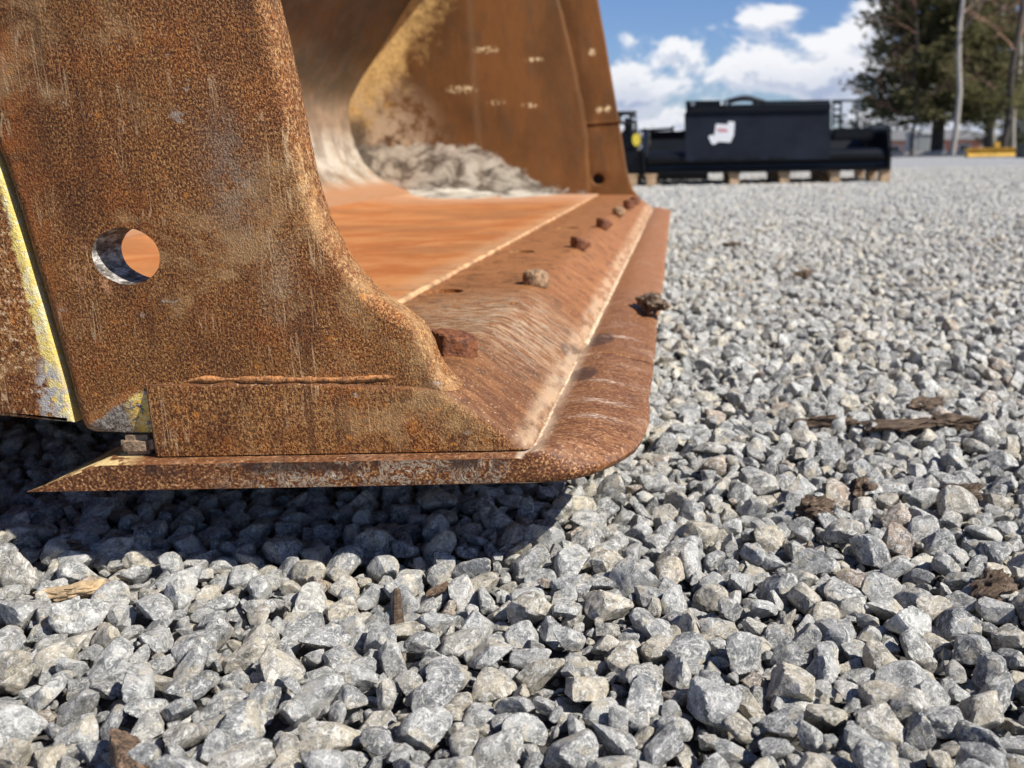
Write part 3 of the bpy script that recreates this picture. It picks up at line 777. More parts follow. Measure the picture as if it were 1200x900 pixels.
# floor plate and back plate, one sweep each
def sweep(name, inner, outer_, y0, y1, mat, ny=40, amp=.0):
    ring = inner + list(reversed(outer_)); rings = []
    for k in range(ny + 1):
        y = y0 + (y1 - y0) * k / ny
        rings.append([(x, y, z + amp * mnoise.noise(Vector((x * 6, y * 3, 0)))) for x, z in ring])
    return link(name, loft(name, rings, 45), mat, BK, True)
sweep('floor_plate', [(-.247, -.1225)] + [(-.247 - .05 * k, -.122) for k in range(1, 8)] + backp[2:4], [(-.247, -.1345), (-.5, -.1345)] + [(-.6, -.1345)] * 6 + [outer[3]], .593, 2.999, M_floor, 40, .002)
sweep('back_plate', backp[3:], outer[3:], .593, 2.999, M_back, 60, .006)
# heel strip on which the bucket rests, front skid strips too
hb = MB(); hb.box((-.93, .62, ZG - .005), (-.70, 2.98, -.139), .008)
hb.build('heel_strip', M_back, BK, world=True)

# base edge: thick plate with a worn bevel; section in (x, z), drawn clockwise
def cs_round(pts): return pts
sec_top = [(-.316, -.1262), (-.290, -.1263), (-.265, -.1266), (-.247, -.1270), (-.225, -.1270), (-.205, -.1272), (-.185, -.1275), (-.172, -.1280), (-.160, -.1280), (-.152, -.1287), (-.145, -.1304), (-.138, -.1345), (-.130, -.1405), (-.122, -.1467), (-.114, -.1530), (-.107, -.1588), (-.100, -.1648), (-.0945, -.1694)]
def base_ring(y, ins):
    n = len(sec_top); ring = []
    for i, (x, z) in enumerate(sec_top):
        a = Vector(sec_top[max(0, i - 1)]); c_ = Vector(sec_top[min(n - 1, i + 1)]); t = (c_ - a).normalized()
        k = ins * (.30 + .60 * max(0, min(1, (x + .215) / .055)))
        xx, zz = x + t.y * k * (1 if x > -.3 else 0), z - abs(t.x) * k
        if i == 0: xx += ins * .5
        sh = max(0, min(1, (x + .20) / .09)); xx += sh * (.0035 + .010 * (y - .55) / 2.5)
        wv = .0012 * mnoise.fractal(Vector((x * 14, y * 7, 2)), 1, 2, 4) * sh
        ring.append((xx, y, max(zz + wv, -.1702)))
    x_end = ring[-1][0]
    ring += [(x_end + .0008, y, -.1711), (-.15, y, -.1713), (-.25, y, -.1713), (-.316 + ins * .5, y, -.1713)]
    return ring
rings = []; RB = .0095; y0_ = YN - .0015
for k in range(9):
    a = math.pi / 2 * k / 8; rings.append(base_ring(y0_ + RB * (1 - math.cos(a)) * .8, RB * (1 - math.sin(a))))
yy = rings[-1][0][1] + .012
while yy < YF - .01: rings.append(base_ring(yy, 0)); yy += .014 if yy < 1.3 else .04
rings.append(base_ring(YF, 0))
me = loft('base_edge', rings, 50)
# finer rings along y so that it can be worn unevenly, sockets cut for the bolts
be = bpy.data.objects.new('base_edge', me); COL.objects.link(be)
cutb = MB()
sock = [(522, 342, .017), (611, 295, .018), (612, 354, .013), (652, 323, .010), (681, 297, .009), (665, 267, .02)]
for (px, py, r) in sock:
    c_ = onZ(px, py, -.1275)
    cutb.tube([(c_.x, c_.y, -.1305), (c_.x, c_.y, -.10)], r, 20)
cbo = link('cutter_tmp', mesh_from('tmp', cutb.v, cutb.f), None)
bo = be.modifiers.new('b', 'BOOLEAN'); bo.object = cbo; bo.operation = 'DIFFERENCE'; bo.solver = 'EXACT'
dg = bpy.context.evaluated_depsgraph_get(); me2 = bpy.data.meshes.new_from_object(be.evaluated_get(dg))
bpy.data.objects.remove(be); bpy.data.objects.remove(cbo)
me2.materials.clear(); smooth(me2, 50)
beo = link('base_edge', me2, M_end, BK, True); beo['label'] = 'thick worn base edge sloping down to the lip'

# lip: two wear plates end to end; the near one has a rounded outer corner
def lip_ring(y, xf, drop=0.0, rear_x=-.388, chop=0.0):
    top0, bot = -.1722, -.1905
    L = xf + .0935
    pts = [(rear_x, bot), (rear_x + .046, top0), (-.25, top0), (-.15, top0), (-.10, top0)]
    n = 9
    for k in range(n):
        t = k / (n - 1)
        crown = .0042 * math.sin(math.pi * min(1, t * 1.1)) - .0045 * t ** 3
        pts.append((-.0935 + (L - .006) * t, top0 + crown - drop * t * t * .6))
    zt = pts[-1][1]
    pts += [(xf - .0022, zt - .0022), (xf, zt - .0052), (xf - .0016, zt - .0088), (xf - .007, max(bot + .0008, zt - .012)), (xf - .025, bot), (-.2, bot)]
    out = []
    for i, (x, z) in enumerate(pts):
        nz = mnoise.fractal(Vector((x * 22, y * 9, z * 22)), 1, 2, 3)
        e = 1.0 if i >= 12 else .5
        if i <= 4 or i == len(pts) - 1: e = .25
        out.append((x + (.0022 * e * mnoise.fractal(Vector((y * 16, 4, i * .1)), 1, 2, 3) if i > 9 and i < len(pts) - 1 else 0), y, z + .0011 * e * nz))
    return out
def lip(name, y0, y1, corner):
    ys = [];
    if corner: ys = [y0, y0 + .0015, y0 + .004, y0 + .008, y0 + .014, y0 + .022, y0 + .032, y0 + .045, y0 + .06, y0 + .08]
    else: ys = [y0, y0 + .0012, y0 + .003]
    y = ys[-1] + .012
    while y < y1 - .004: ys.append(y); y += .012 if y < 1.2 else .03
    ys += [y1 - .003, y1 - .0012, y1]
    rings = []
    for y in ys:
        xf = -.0245
        if corner:
            s_ = (y - y0) / .078
            if s_ < 1: xf -= .060 * (1 - math.sqrt(max(0, 1 - (1 - s_) ** 2.1)))
        drop = .004 * max(0, 1 - (y - y0) / .06) if corner else 0
        edge = min(y - y0, y1 - y)
        rg = lip_ring(y, xf, drop)
        if edge < .003:   # eased ends
            sh = (.003 - edge) / .003 * .0014; cz = -.181
            rg = [(x, yy, z + (cz - z) * sh / .009) for x, yy, z in rg]
        rings.append(rg)
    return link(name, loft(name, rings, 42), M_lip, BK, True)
SPLIT = onZ(720, 415, -.169).y
l1 = lip('wear_plate', YN - .010, SPLIT, True); l1['label'] = 'short near wear plate with a rounded worn corner'
l2 = lip('wear_plate', SPLIT + .0045, YF + .002, False); l2['label'] = 'long wear plate running to the far end of the lip'
# small steel block between the cutter's corner and the wear plate
sb = MB(); sb.box((onY(136, 520, YN).x, YN + .002, -.1718), (onY(174, 520, YN).x, YN + .03, onY(150, 512, YN).z - .0006), .003)
sb.build('spacer_block', simple('grey_brown_rust', (.30, .21, .13), .8, 0, 200, .5, .9, .002), BK, world=True)

# weld beads
def bead(path, r, mat, step=.004, wobn=.45, taper=False, name='weld_bead'):
    P = []
    for i in range(len(path) - 1):
        a, b_ = Vector(path[i]), Vector(path[i + 1]); n = max(1, int((b_ - a).length / step))
        P += [a.lerp(b_, k / n) for k in range(n)]
    P.append(Vector(path[-1]))
    rings = tube(P, r, 7, wobn, (lambda u: r * min(1, .15 + 5 * u, .15 + 3.5 * (1 - u))) if taper else None)
    # ripples
    rings = [[p + (c0 - p) * (.03 * (i % 2)) for p in rg] for i, (rg, c0) in enumerate(zip(rings, P))]
    return link(name, loft(name, rings, 60), mat, BK, True)
bead([(-.246 + .0022 * mnoise.noise(Vector((k * .7, 0, 0))), .60 + k * .08, -.1248) for k in range(30)] + [(-.246, 2.99, -.1248)], .0030, M_bead3, .012, .5)
bead([(-.0895, .556, -.1728), (-.0890, SPLIT - .02, -.1728)], .0020, M_bead)
bead([(-.0880, SPLIT + .05, -.1725), (-.0785, 3.0, -.1725)], .0040, M_bead, .010)
wl = [onY(x_, y_, YN) for x_, y_ in ((188, 446), (240, 440), (330, 441), (400, 441), (470, 437), (500, 440))]
bead([(p.x, YN + .0009, p.z - .0022) for p in wl], .0021, M_bead2, .0025, .9, True)
bead([(-.2775, 3.018, -.12), (-.2785, 3.018, .05), (-.288, 3.018, .13), (-.311, 3.018, .27), (-.347, 3.018, .44), (-.42, 3.018, .66)], .007, M_cutf, .02, .3)
bead([(-.277, 3.021, .085), (-.17, 3.021, .09)], .0045, M_cutf, .012, .3)

# bolts: worn lumps of nut and stud
def bolt_mesh(kind, s):
    r_ = random.Random(kind * 7 + 1)
    bm = bmesh.new(); bmesh.ops.create_icosphere(bm, subdivisions=4, radius=1)
    o = Vector((r_.uniform(0, 99), 3, 5))
    for v in bm.verts:
        d = v.co.normalized(); a = math.atan2(d.y, d.x)
        if kind == 0:      # nut worn to a wedge, higher on its left
            hexr = math.cos(math.pi / 6) / math.cos((a % (math.pi / 3)) - math.pi / 6)
            k = 16.0; rr = 1 / ((abs(math.hypot(d.x, d.y)) / hexr) ** k + abs(d.z) ** k) ** (1 / k)
            p = d * rr; p.z = p.z * (.60 - .20 * p.x) if p.z > 0 else p.z * .6
        elif kind == 1:    # rounded crusted head
            k = 3.2; rr = 1 / (math.hypot(d.x, d.y) ** k + abs(d.z) ** k) ** (1 / k)
            p = d * rr; p.z *= .78
        else:              # wedge with a steep left face
            k = 7.0; rr = 1 / (math.hypot(d.x, d.y) ** k + abs(d.z) ** k) ** (1 / k)
            p = d * rr; p.z = p.z * (.50 - .42 * p.x)
        p += d * (.035 if kind == 0 else .05) * mnoise.fractal(p * 1.7 + o, 1, 2, 3) + d * .02 * mnoise.noise(p * 6 + o)
        v.co = p * s
    me = bpy.data.meshes.new('bolt'); bm.to_mesh(me); bm.free(); me.materials.append(M_boltp if kind == 1 else M_bolt); smooth(me, 40)
    return me
bm_ = [bolt_mesh(0, .0155), bolt_mesh(1, .0135), bolt_mesh(2, .0145)]
bolts = [(533, 412, 0), (628, 332, 1), (681, 289, 2), (708, 265, 2), (725, 250, 1), (737, 241, 2), (744, 236.5, 2)]
for i, (px, py, k) in enumerate(bolts):
    p = onZ(px, py, -.128)
    o = bpy.data.objects.new('bolt', bm_[k]); COL.objects.link(o); o.parent = BK
    o.location = Vector((p.x, p.y, -.1245)) - Vector(BK.location); o.rotation_euler = (0, 0, .3 * i)
    if k == 0: o['label'] = 'nearest bolt, worn dark brown nut'; o.rotation_euler = (.05, .04, .25)
    if i == 1: o['label'] = 'second bolt, rounded and crusted pale'
# dried cement crust heaped in the far corner
hp = []; NX, NY = 70, 26
for j in range(NY + 1):
    for i in range(NX + 1):
        u, v = i / NX, j / NY
        x = -.93 + .60 * u; y = 2.70 + .295 * v
        prof = v ** 1.6 * (math.sin(min(1, u * 1.35 + .05) * math.pi) ** .8 if u < .70 else max(0, (1 - u) / .3) * .72)
        h = .028 * prof * (1 + .30 * mnoise.fractal(Vector((x * 14, y * 14, 1)), 1, 2, 5)) - .004
        edge = -.122 if x > -.80 else -.122 + max(0, -(x + .80)) ** 2 * 2.2
        hp.append((x, y, edge + h))
hf = [(j * (NX + 1) + i, j * (NX + 1) + i + 1, (j + 1) * (NX + 1) + i + 1, (j + 1) * (NX + 1) + i) for j in range(NY) for i in range(NX)]
b = new_mat('cement_crust'); pos = b.n('ShaderNodeTexCoord').outputs['Object']
n1, n2 = b.noise(pos, 16, 6, .7, .4), b.noise(pos, 60, 4, .6)
c = b.ramp(b.math('ADD', b.math('MULTIPLY', n1, .8), b.math('MULTIPLY', n2, .2)), [(.40, (.14, .125, .10)), (.46, (.32, .285, .235)), (.51, (.44, .40, .33)), (.60, (.54, .50, .42))])
setin(b, 'Base Color', c); setin(b, 'Roughness', .95); setin(b, 'Normal', bump(b, n1, .5, .004)); M_crust = b.m
ho = link('cement_crust', mesh_from('cement_crust', hp, hf, 60), M_crust)
tag(ho, 'white and grey dried cement crust heaped in the bucket\'s far inner corner', 'crust')

# ------------------------------------------------------------------ small debris
def lump(name, c, size, rot_, mat, seed, flat=1.0, rough=.35, sub=4):
    vs, fs = ico(sub); o = Vector((seed * 3.1, seed * 1.7, 5)); P = []
    for v in vs:
        v = Vector(v); n = mnoise.fractal(v * 1.3 + o, 1, 2, 5); n2 = mnoise.noise(v * 5 + o)
        k = 1 + rough * n + rough * .25 * n2
        P.append(Vector((v.x * size[0], v.y * size[1], v.z * size[2])) * k)
    me = mesh_from(name, P, fs, 50)
    ob = link(name, me, mat); ob.location = c; ob.rotation_euler = rot_
    return ob
b = new_mat('bark'); pos = b.n('ShaderNodeTexCoord').outputs['Object']
n1 = b.noise(b.mapping(pos, scale=(1, 5, 4)), 70, 6, .7, .5)
setin(b, 'Base Color', b.ramp(n1, [(.32, (.025, .016, .010)), (.5, (.11, .070, .042)), (.66, (.27, .20, .14))])); setin(b, 'Roughness', .9)
setin(b, 'Normal', bump(b, n1, 1, .004)); M_bark = b.m
b = new_mat('dried_mud'); pos = b.n('ShaderNodeTexCoord').outputs['Object']
n1 = b.noise(pos, 160, 6, .7, .5)
setin(b, 'Base Color', b.ramp(n1, [(.35, (.03, .02, .014)), (.5, (.13, .085, .055)), (.66, (.40, .30, .20))])); setin(b, 'Roughness', .95)
setin(b, 'Normal', bump(b, n1, 1, .003)); M_mud = b.m
def gnd(px, py, up=.012):
    p = onZ(px, py, ZG + up); return Vector((p.x, p.y, ground_z(p.x, p.y) + up))
o = lump('mud_clod', onZ(765, 357, -.166) + Vector((0, 0, .002)), (.014, .030, .009), (0, 0, .3), M_mud, 3, rough=.6)
tag(o, 'dark clod of dried mud stuck on the bucket lip', 'mud clod')
def bark(px, py, L, Wd, rz, lab, seed, T=.004, mat=None):
    c_ = gnd(px, py, .009)
    o = lump('bark_piece', c_, (L / 2, Wd / 2, T), (rnd.uniform(-.12, .12), rnd.uniform(-.1, .1), rz), mat or M_bark, seed, rough=.8)
    tag(o, lab, 'bark piece', 'scraps of bark among the gravel'); return o
bark(1060, 500, .060, .030, .08, 'widest flat piece of dark bark lying in the gravel at right', 11, .006)
bark(968, 494, .050, .013, -.15, 'long reddish sliver of bark left of the widest bark piece', 12, .005)
bark(1085, 474, .034, .022, .5, 'crumbled brown bark just behind the widest bark piece', 13, .006)
bark(955, 596, .026, .020, .4, 'small brown bark chunk between two rows of pale stones below the bark slabs', 14, .008)
bark(1010, 575, .020, .014, 1.1, 'dark little bark chunk right of the small brown chunk', 15, .006)
bark(1120, 578, .034, .022, .2, 'brown crumbly bark chunk near the right, under the widest piece', 16, .007)
bark(1115, 497, .045, .026, -.3, 'ragged right-hand half of the widest dark bark piece', 22, .006)
bark(1165, 688, .030, .020, .6, 'dark rough bark chunk nearest the right frame edge', 17, .008)
bark(860, 290, .06, .03, .1, 'distant dark bark scrap on the gravel beyond the lip', 18, .01)
bark(945, 325, .06, .03, .3, 'distant brown bark scrap in the middle of the gravel field', 19, .012)
bark(78, 662, .018, .012, .3, 'brown bark crumb at the shadow\'s left end', 20, .005)
bark(95, 704, .034, .008, .25, 'yellowish wood splinter at the left among stones', 21, .004, simple('pale_wood', (.42, .30, .17), .8, 0, 150, .4, .7, .002))
c_ = gnd(465, 712, .012); t_ = MB()
t_.tube([(-.001, 0, -.010), (.0, .001, 0), (.0012, 0, .008), (.0016, .0012, .012)], .003, 9, lambda u: .0036 - .0018 * u)
tw = t_.build('twig', M_bark); tw.location = c_; tw.rotation_euler = (-.5, -.15, .2)
tag(tw, 'short brown twig stub standing up between stones below the bucket', 'twig')
M_tan = simple('tan_stone', (.46, .30, .185), .85, 0, 3.0, .5, 1, .12)
for px, py, s_, lab in ((150, 897, .019, 'large orange-brown rock cut by the photo\'s bottom edge at left'),
                        (513, 688, .0085, 'small golden tan rock in the sun below the bucket\'s shadow')):
    me = stone_hi[3 if s_ > .01 else 8].copy(); me.materials.clear(); me.materials.append(M_tan)
    o = link('rock', me, None); o.location = gnd(px, py, .010); o.scale = (s_, s_ * .9, s_ * .8); o.rotation_euler = (.2, .1, px)
    tag(o, lab, 'rock')

# ------------------------------------------------------------------ black attachments on pallets
M_black = simple('black_paint', (.004, .0045, .006), .38, 0, 6, .25, .12, .003)
M_black.node_tree.nodes['Principled BSDF'].inputs['Specular IOR Level'].default_value = .35
M_navy = simple('dark_panel', (.010, .014, .024), .6, 0, 5, .35, .12, .003)
M_navy.node_tree.nodes['Principled BSDF'].inputs['Specular IOR Level'].default_value = .25
M_wood = simple('pallet_wood', (.52, .35, .20), .8, 0, 14, .3, .3, .004)
M_hose = simple('rubber_hose', (.014, .014, .016), .5)
M_yel = simple('yellow_sticker', (.80, .62, .06), .5, 0, 20, .05)
M_white = simple('white_sticker', (.86, .86, .86), .5, 0, 20, .04)
M_red = simple('red_print', (.62, .10, .10), .6, 0, 20, .05)
M_bluep = simple('blue_cap', (.10, .25, .45), .5)
YM = 7.55
def wx(px, Y=YM): return onY(px, 200, Y).x
def wz(py, Y=YM, px=900): return onY(px, py, Y).z
GZ = ZG - .004
z0 = GZ
# pallet
xa, xb = wx(757), wx(1030)
def pallet(name, x0, x1, y0, y1, lab, nblk, bz=.085):
    P = empty(name, ((x0 + x1) / 2, (y0 + y1) / 2, z0)); tag(P, lab, 'pallet', 'wooden pallets under the attachments')
    cx, cy = P.location.x, P.location.y
    bmx = (x1 - x0) / 2; bmy = (y1 - y0) / 2
    for j in range(3):
        yy = -bmy + .05 + j * (2 * bmy - .1) / 2
        MB().box((-bmx, yy - .05, .002), (bmx, yy + .05, .02), .002).build('bottom_board', M_wood, P)
        for i in range(nblk):
            xx = -bmx + .05 + i * (2 * bmx - .1) / (nblk - 1)
            MB().box((xx - .035, yy - .05, .021), (xx + .035, yy + .05, bz), .003).build('block', M_wood, P)
    for i in range(nblk):
        xx = -bmx + .05 + i * (2 * bmx - .1) / (nblk - 1)
        MB().box((xx - .045, -bmy, bz + .001), (xx + .045, bmy, bz + .018), .002).build('top_board', M_wood, P)
    return bz + .018
ph = pallet('pallet', wx(850), wx(1034), YM - .35, YM + .75, 'pale wooden pallet under the wide black bucket', 4)
pallet('pallet', wx(735), wx(772), YM - .40, YM + .75, 'wooden pallet at left under the attachment with yellow tag', 2)
pz = z0 + ph
# wide black bucket lying low
B1 = empty('attachment_bucket', ((xa + xb) / 2, YM, pz)); tag(B1, 'wide low glossy black bucket attachment resting on the wooden pallet', 'bucket attachment')
hw = (xb - xa) / 2
zt = wz(150) - pz
prof = [(-.34, .03), (-.30, .0), (.30, .0), (.62, .06), (.66, zt * .8), (.62, zt), (.56, zt), (.58, zt * .8), (.50, .12), (-.26, .12), (-.33, .09)]
MB().prism(prof, -hw + .02, hw - .02).build('shell', M_black, B1, 25)
MB().tube([(-hw + .03, -.31, .105), (hw - .03, -.31, .105)], .052, 20).build('front_tube', M_black, B1)
for sx_ in (-1, 1):
    e = [(-.36, .0), (.62, 0), (.68, zt * .85), (.62, zt + .01), (.1, zt + .0), (-.22, zt * .62), (-.38, .16)]
    if sx_ > 0: e = [(-.36, 0), (.62, 0), (.68, zt * .85), (.62, zt + .01), (-.28, zt + .005), (-.33, zt - .03), (-.38, .16)]
    MB().prism(e, sx_ * hw - .012, sx_ * hw + .012).build('end_plate', M_black, B1, 25)
MB().box((-hw, -.37, -.001), (hw, -.30, .018), .003).build('cutting_edge', M_black, B1)
MB().box((wx(973) - B1.location.x, -.1, zt - .10), (wx(1020) - B1.location.x, .25, zt - .01), .015).build('step_plate', M_black, B1)
# the panel bucket standing on top of it
xl, xr = wx(803, YM - .36), wx(972, YM - .36)
zb, ztp = wz(188, YM - .36), wz(122, YM - .36)
B2 = empty('upright_bucket', ((xl + xr) / 2, YM - .36, zb)); tag(B2, 'dark blue-grey bucket stood upright with its flat back panel and white label facing out', 'bucket attachment')
hw2, ht = (xr - xl) / 2, ztp - zb
MB().box((-hw2, -.02, 0), (hw2, .0, ht - .05), .004).build('back_panel', M_navy, B2)
MB().prism([(.001, 0), (.42, .0), (.50, .10), (.34, ht - .10), (.001, ht - .06)], -hw2 + .005, hw2 - .005).build('body', M_black, B2, 25)
MB().box((-hw2 + .012, -.035, ht - .055), (hw2 - .0, .10, ht), .006).build('top_beam', M_black, B2)
MB().box((-hw2 + .01, -.04, ht - .0), (-hw2 + .26, .09, ht + .03), .005).build('cap_plate', M_black, B2)
for i in range(22):
    x = -hw2 + .50 + i * (2 * hw2 - .52) / 21
    MB().box((x - .012, -.03, ht + .001), (x + .012, .0, ht + .022), .003).build('tooth', M_black, B2)
hm = MB(); hm.tube([(-hw2 + .28 + .30 * t, .02, ht + .012 + .030 * math.sin(math.pi * t)) for t in [k / 12 for k in range(13)]], .018, 8)
hm.tube([(-hw2 + .30 + .28 * t, .06, ht + .006 + .045 * math.sin(math.pi * t)) for t in [k / 12 for k in range(13)]], .016, 8)
hm.build('hydraulic_hose', M_hose, B2)
for x in (-hw2 + .06, -hw2 + .30): MB().tube([(x, -.03, ht + .01), (x, -.048, ht + .01)], .016, 12).build('hose_fitting', simple('steel', (.45, .45, .45), .35, .9), B2)
for x in (-hw2 + .14, -hw2 + .30, hw2 - .56, hw2 - .38): MB().box((x - .06, -.032, .0), (x + .06, -.0205, .022), .003).build('foot_tab', M_black, B2)
def at(px, py, Y): return onY(px, py, Y) - Vector(B2.location)
# white label: a rectangle with two turned tabs, red print on it
lab = MB(); Yl = YM - .36 - .0215
def quadl(pts, d, mb): mb.add([at(x, y, Yl) + Vector((0, d, 0)) for x, y in pts] + [at(x, y, Yl) for x, y in pts], [tuple(range(len(pts))), tuple(range(len(pts), 2 * len(pts)))[::-1]] + [(i, (i + 1) % len(pts), len(pts) + (i + 1) % len(pts), len(pts) + i) for i in range(len(pts))])
quadl([(839, 145), (852, 146), (854, 142), (861, 143), (860, 158), (856, 167), (842, 166), (838, 169), (834, 169), (830, 160), (834, 158), (837, 159)], -.0015, lab)
lo_ = lab.build('label_sheet', M_white, B2)
rp = MB(); Yl -= .002
for (a, b_, y) in ((841, 852, 150.5), (841, 853, 153)): quadl([(a, y), (b_, y + .4), (b_, y + 1.7), (a, y + 1.3)], -.0006, rp)
r_ = rp.build('printed_line', M_red, lo_)
# ladder-like guard at right and thin post
GR = empty('guard_rack', (wx(990), YM, pz + zt)); tag(GR, 'black ladder-like rack and thin post standing at the right end of the black bucket', 'rack')
gxx = lambda px: wx(px) - GR.location.x
top_ = wz(121) - GR.location.z
for px in (975, 984): MB().box((gxx(px) - .007, -.01, -.004), (gxx(px) + .007, .01, top_), .002).build('upright', M_black, GR)
for k in range(4): MB().box((gxx(975) + .0075, -.008, .03 + k * .045), (gxx(984) - .0075, .008, .044 + k * .045), .002).build('rung', M_black, GR)
MB().box((gxx(973), -.012, top_ + .0005), (gxx(1005), .012, top_ + .016), .003).build('top_bar', M_black, GR)
MB().tube([(gxx(1002), 0, -.004), (gxx(1003), 0, top_)], .008, 10).build('post', M_black, GR)
# low black frame behind the bucket at left
FR = empty('frame_attachment', (wx(780), YM + .9, z0)); tag(FR, 'low black frame attachment with thin bars behind the wide bucket\'s left end', 'frame attachment')
Yq = YM + .9
fx = lambda px: onY(px, 200, Yq).x - FR.location.x
fz = lambda py: onY(780, py, Yq).z - FR.location.z
MB().add([(fx(752), 0, 0), (fx(830), 0, 0), (fx(830), 0, fz(150)), (fx(800), 0, fz(153)), (fx(752), 0, fz(174)), (fx(752), .4, 0), (fx(830), .4, 0), (fx(830), .4, fz(150)), (fx(800), .4, fz(153)), (fx(752), .4, fz(174))],
         [(0, 1, 2, 3, 4), (9, 8, 7, 6, 5), (0, 5, 6, 1), (1, 6, 7, 2), (2, 7, 8, 3), (3, 8, 9, 4), (4, 9, 5, 0)]).build('body', M_black, FR, 25)
MB().tube([(fx(750), 0, fz(153)), (fx(790), 0, fz(151))], .012, 8).build('bar', M_black, FR)
MB().tube([(fx(787), 0, fz(157)), (fx(790), 0, fz(148))], .012, 8).build('bar', M_black, FR)
MB().tube([(fx(755), 0, fz(176)), (fx(757), 0, fz(150))], .016, 8).build('post', M_black, FR)
# hydraulic attachment at left with a yellow tag
HA = empty('hydraulic_attachment', (wx(740), YM - .25, z0 + ph)); tag(HA, 'narrow black hydraulic attachment with looped hoses and a yellow tag beside the bucket', 'hydraulic attachment')
Yh = YM - .25
hx_ = lambda px: onY(px, 200, Yh).x - HA.location.x
hz_ = lambda py: onY(740, py, Yh).z - HA.location.z
MB().box((hx_(725), -.05, 0), (hx_(752), .4, hz_(176)), .012).build('base_block', M_black, HA)
MB().box((hx_(727), -.0, hz_(176)), (hx_(749), .3, hz_(152)), .02).build('motor_block', M_black, HA)
MB().tube([(hx_(737), .05, hz_(152)), (hx_(738), .05, hz_(138))], .03, 12).build('column', M_black, HA)
MB().box((hx_(723), .0, hz_(133)), (hx_(748), .1, hz_(130)), .006).build('top_bracket', M_black, HA)
for a, b_ in ((hx_(724), hx_(747)), (hx_(728), hx_(742))):
    MB().tube([((a + b_) / 2 + (b_ - a) / 2 * math.cos(t), -.01, hz_(137) + .035 * math.sin(t) - .01) for t in [k * 2 * math.pi / 16 for k in range(16)]] + [(b_, -.01, hz_(160))], .012, 8).build('hydraulic_hose', M_hose, HA)
tg = MB(); tc = Vector((hx_(747), -.056, hz_(164))); n = 20
tv = [(tc.x + .03 * math.cos(2 * math.pi * k / n), tc.y, tc.z + .045 * math.sin(2 * math.pi * k / n)) for k in range(n)] + [(tc.x + .03 * math.cos(2 * math.pi * k / n), tc.y + .004, tc.z + .045 * math.sin(2 * math.pi * k / n)) for k in range(n)]
tg.add(tv, [tuple(range(n)), tuple(range(n, 2 * n))[::-1]] + [(k, (k + 1) % n, n + (k + 1) % n, n + k) for k in range(n)])
tg.build('yellow_tag', M_yel, HA)
MB().tube([(tc.x, tc.y + .004, tc.z), (tc.x - .01, .0, tc.z)], .008, 8).build('tag_stem', M_yel, HA)

# ------------------------------------------------------------------ far field: road, verge, yellow beam, house, shed
def sheet(name, pts, z, mat, lab):
    o = link(name, mesh_from(name, [(x, y, z) for x, y in pts], [tuple(range(len(pts)))], 60), mat); tag(o, lab, kind='structure'); return o
M_asph = simple('asphalt', (.055, .055, .058), .9, 0, 3, .3, .4, .01)
M_grass = simple('verge', (.085, .095, .040), .95, 0, 2, .4, .5, .05)
bz = GZ
road_pts = [(-60, 26.5), (60, 26.5), (60, 31.5), (-60, 31.5)]
sheet('road', road_pts, bz + .012, M_asph, 'dark asphalt road beyond the gravel yard')
sheet('verge', [(-80, 31.5), (80, 31.5), (80, 36), (-80, 36)], bz + .016, M_grass, 'dull grass verge beyond the road')
kb = MB(); kb.box((-60, 31.3, bz - .02), (60, 31.5, bz + .13), .01)
tag(kb.build('kerb', simple('kerb_concrete', (.38, .36, .33), .9)), 'pale kerb along the road', kind='structure')
# long yellow steel beam
Yy = 23.0
YB = empty('yellow_attachment', (onY(1166, 180, Yy).x, Yy, GZ)); tag(YB, 'low yellow steel blade attachment lying at the gravel yard\'s far side', 'blade attachment')
yx = lambda px: onY(px, 180, Yy).x - YB.location.x
M_yst = simple('yellow_steel', (.52, .30, .035), .6, 0, 8, .3)
MB().prism([(-.12, .02), (.05, .0), (.10, .12), (.06, .21), (-.10, .20), (-.04, .11)], yx(1133), yx(1199)).build('blade', M_yst, YB, 25)
MB().box((yx(1164), -.05, .211), (yx(1171), .05, .34), .01).build('mount', M_yst, YB)
MB().box((yx(1133) - .02, -.13, .0), (yx(1133) - .001, .12, .23), .005).build('end_plate', M_yst, YB)
# dark crate at the right frame edge
DC = empty('dark_bin', (onY(1206, 180, 21).x, 21, GZ)); tag(DC, 'dark green steel bin cut by the right edge of the picture', 'bin')
MB().box((-.22, -.2, .0), (.3, .2, .25), .01).build('body', simple('dark_green', (.012, .022, .018), .6), DC)
MB().box((-.23, -.21, .251), (.31, .21, .28), .005).build('rim', simple('dark_green_rim', (.02, .03, .025), .6), DC)
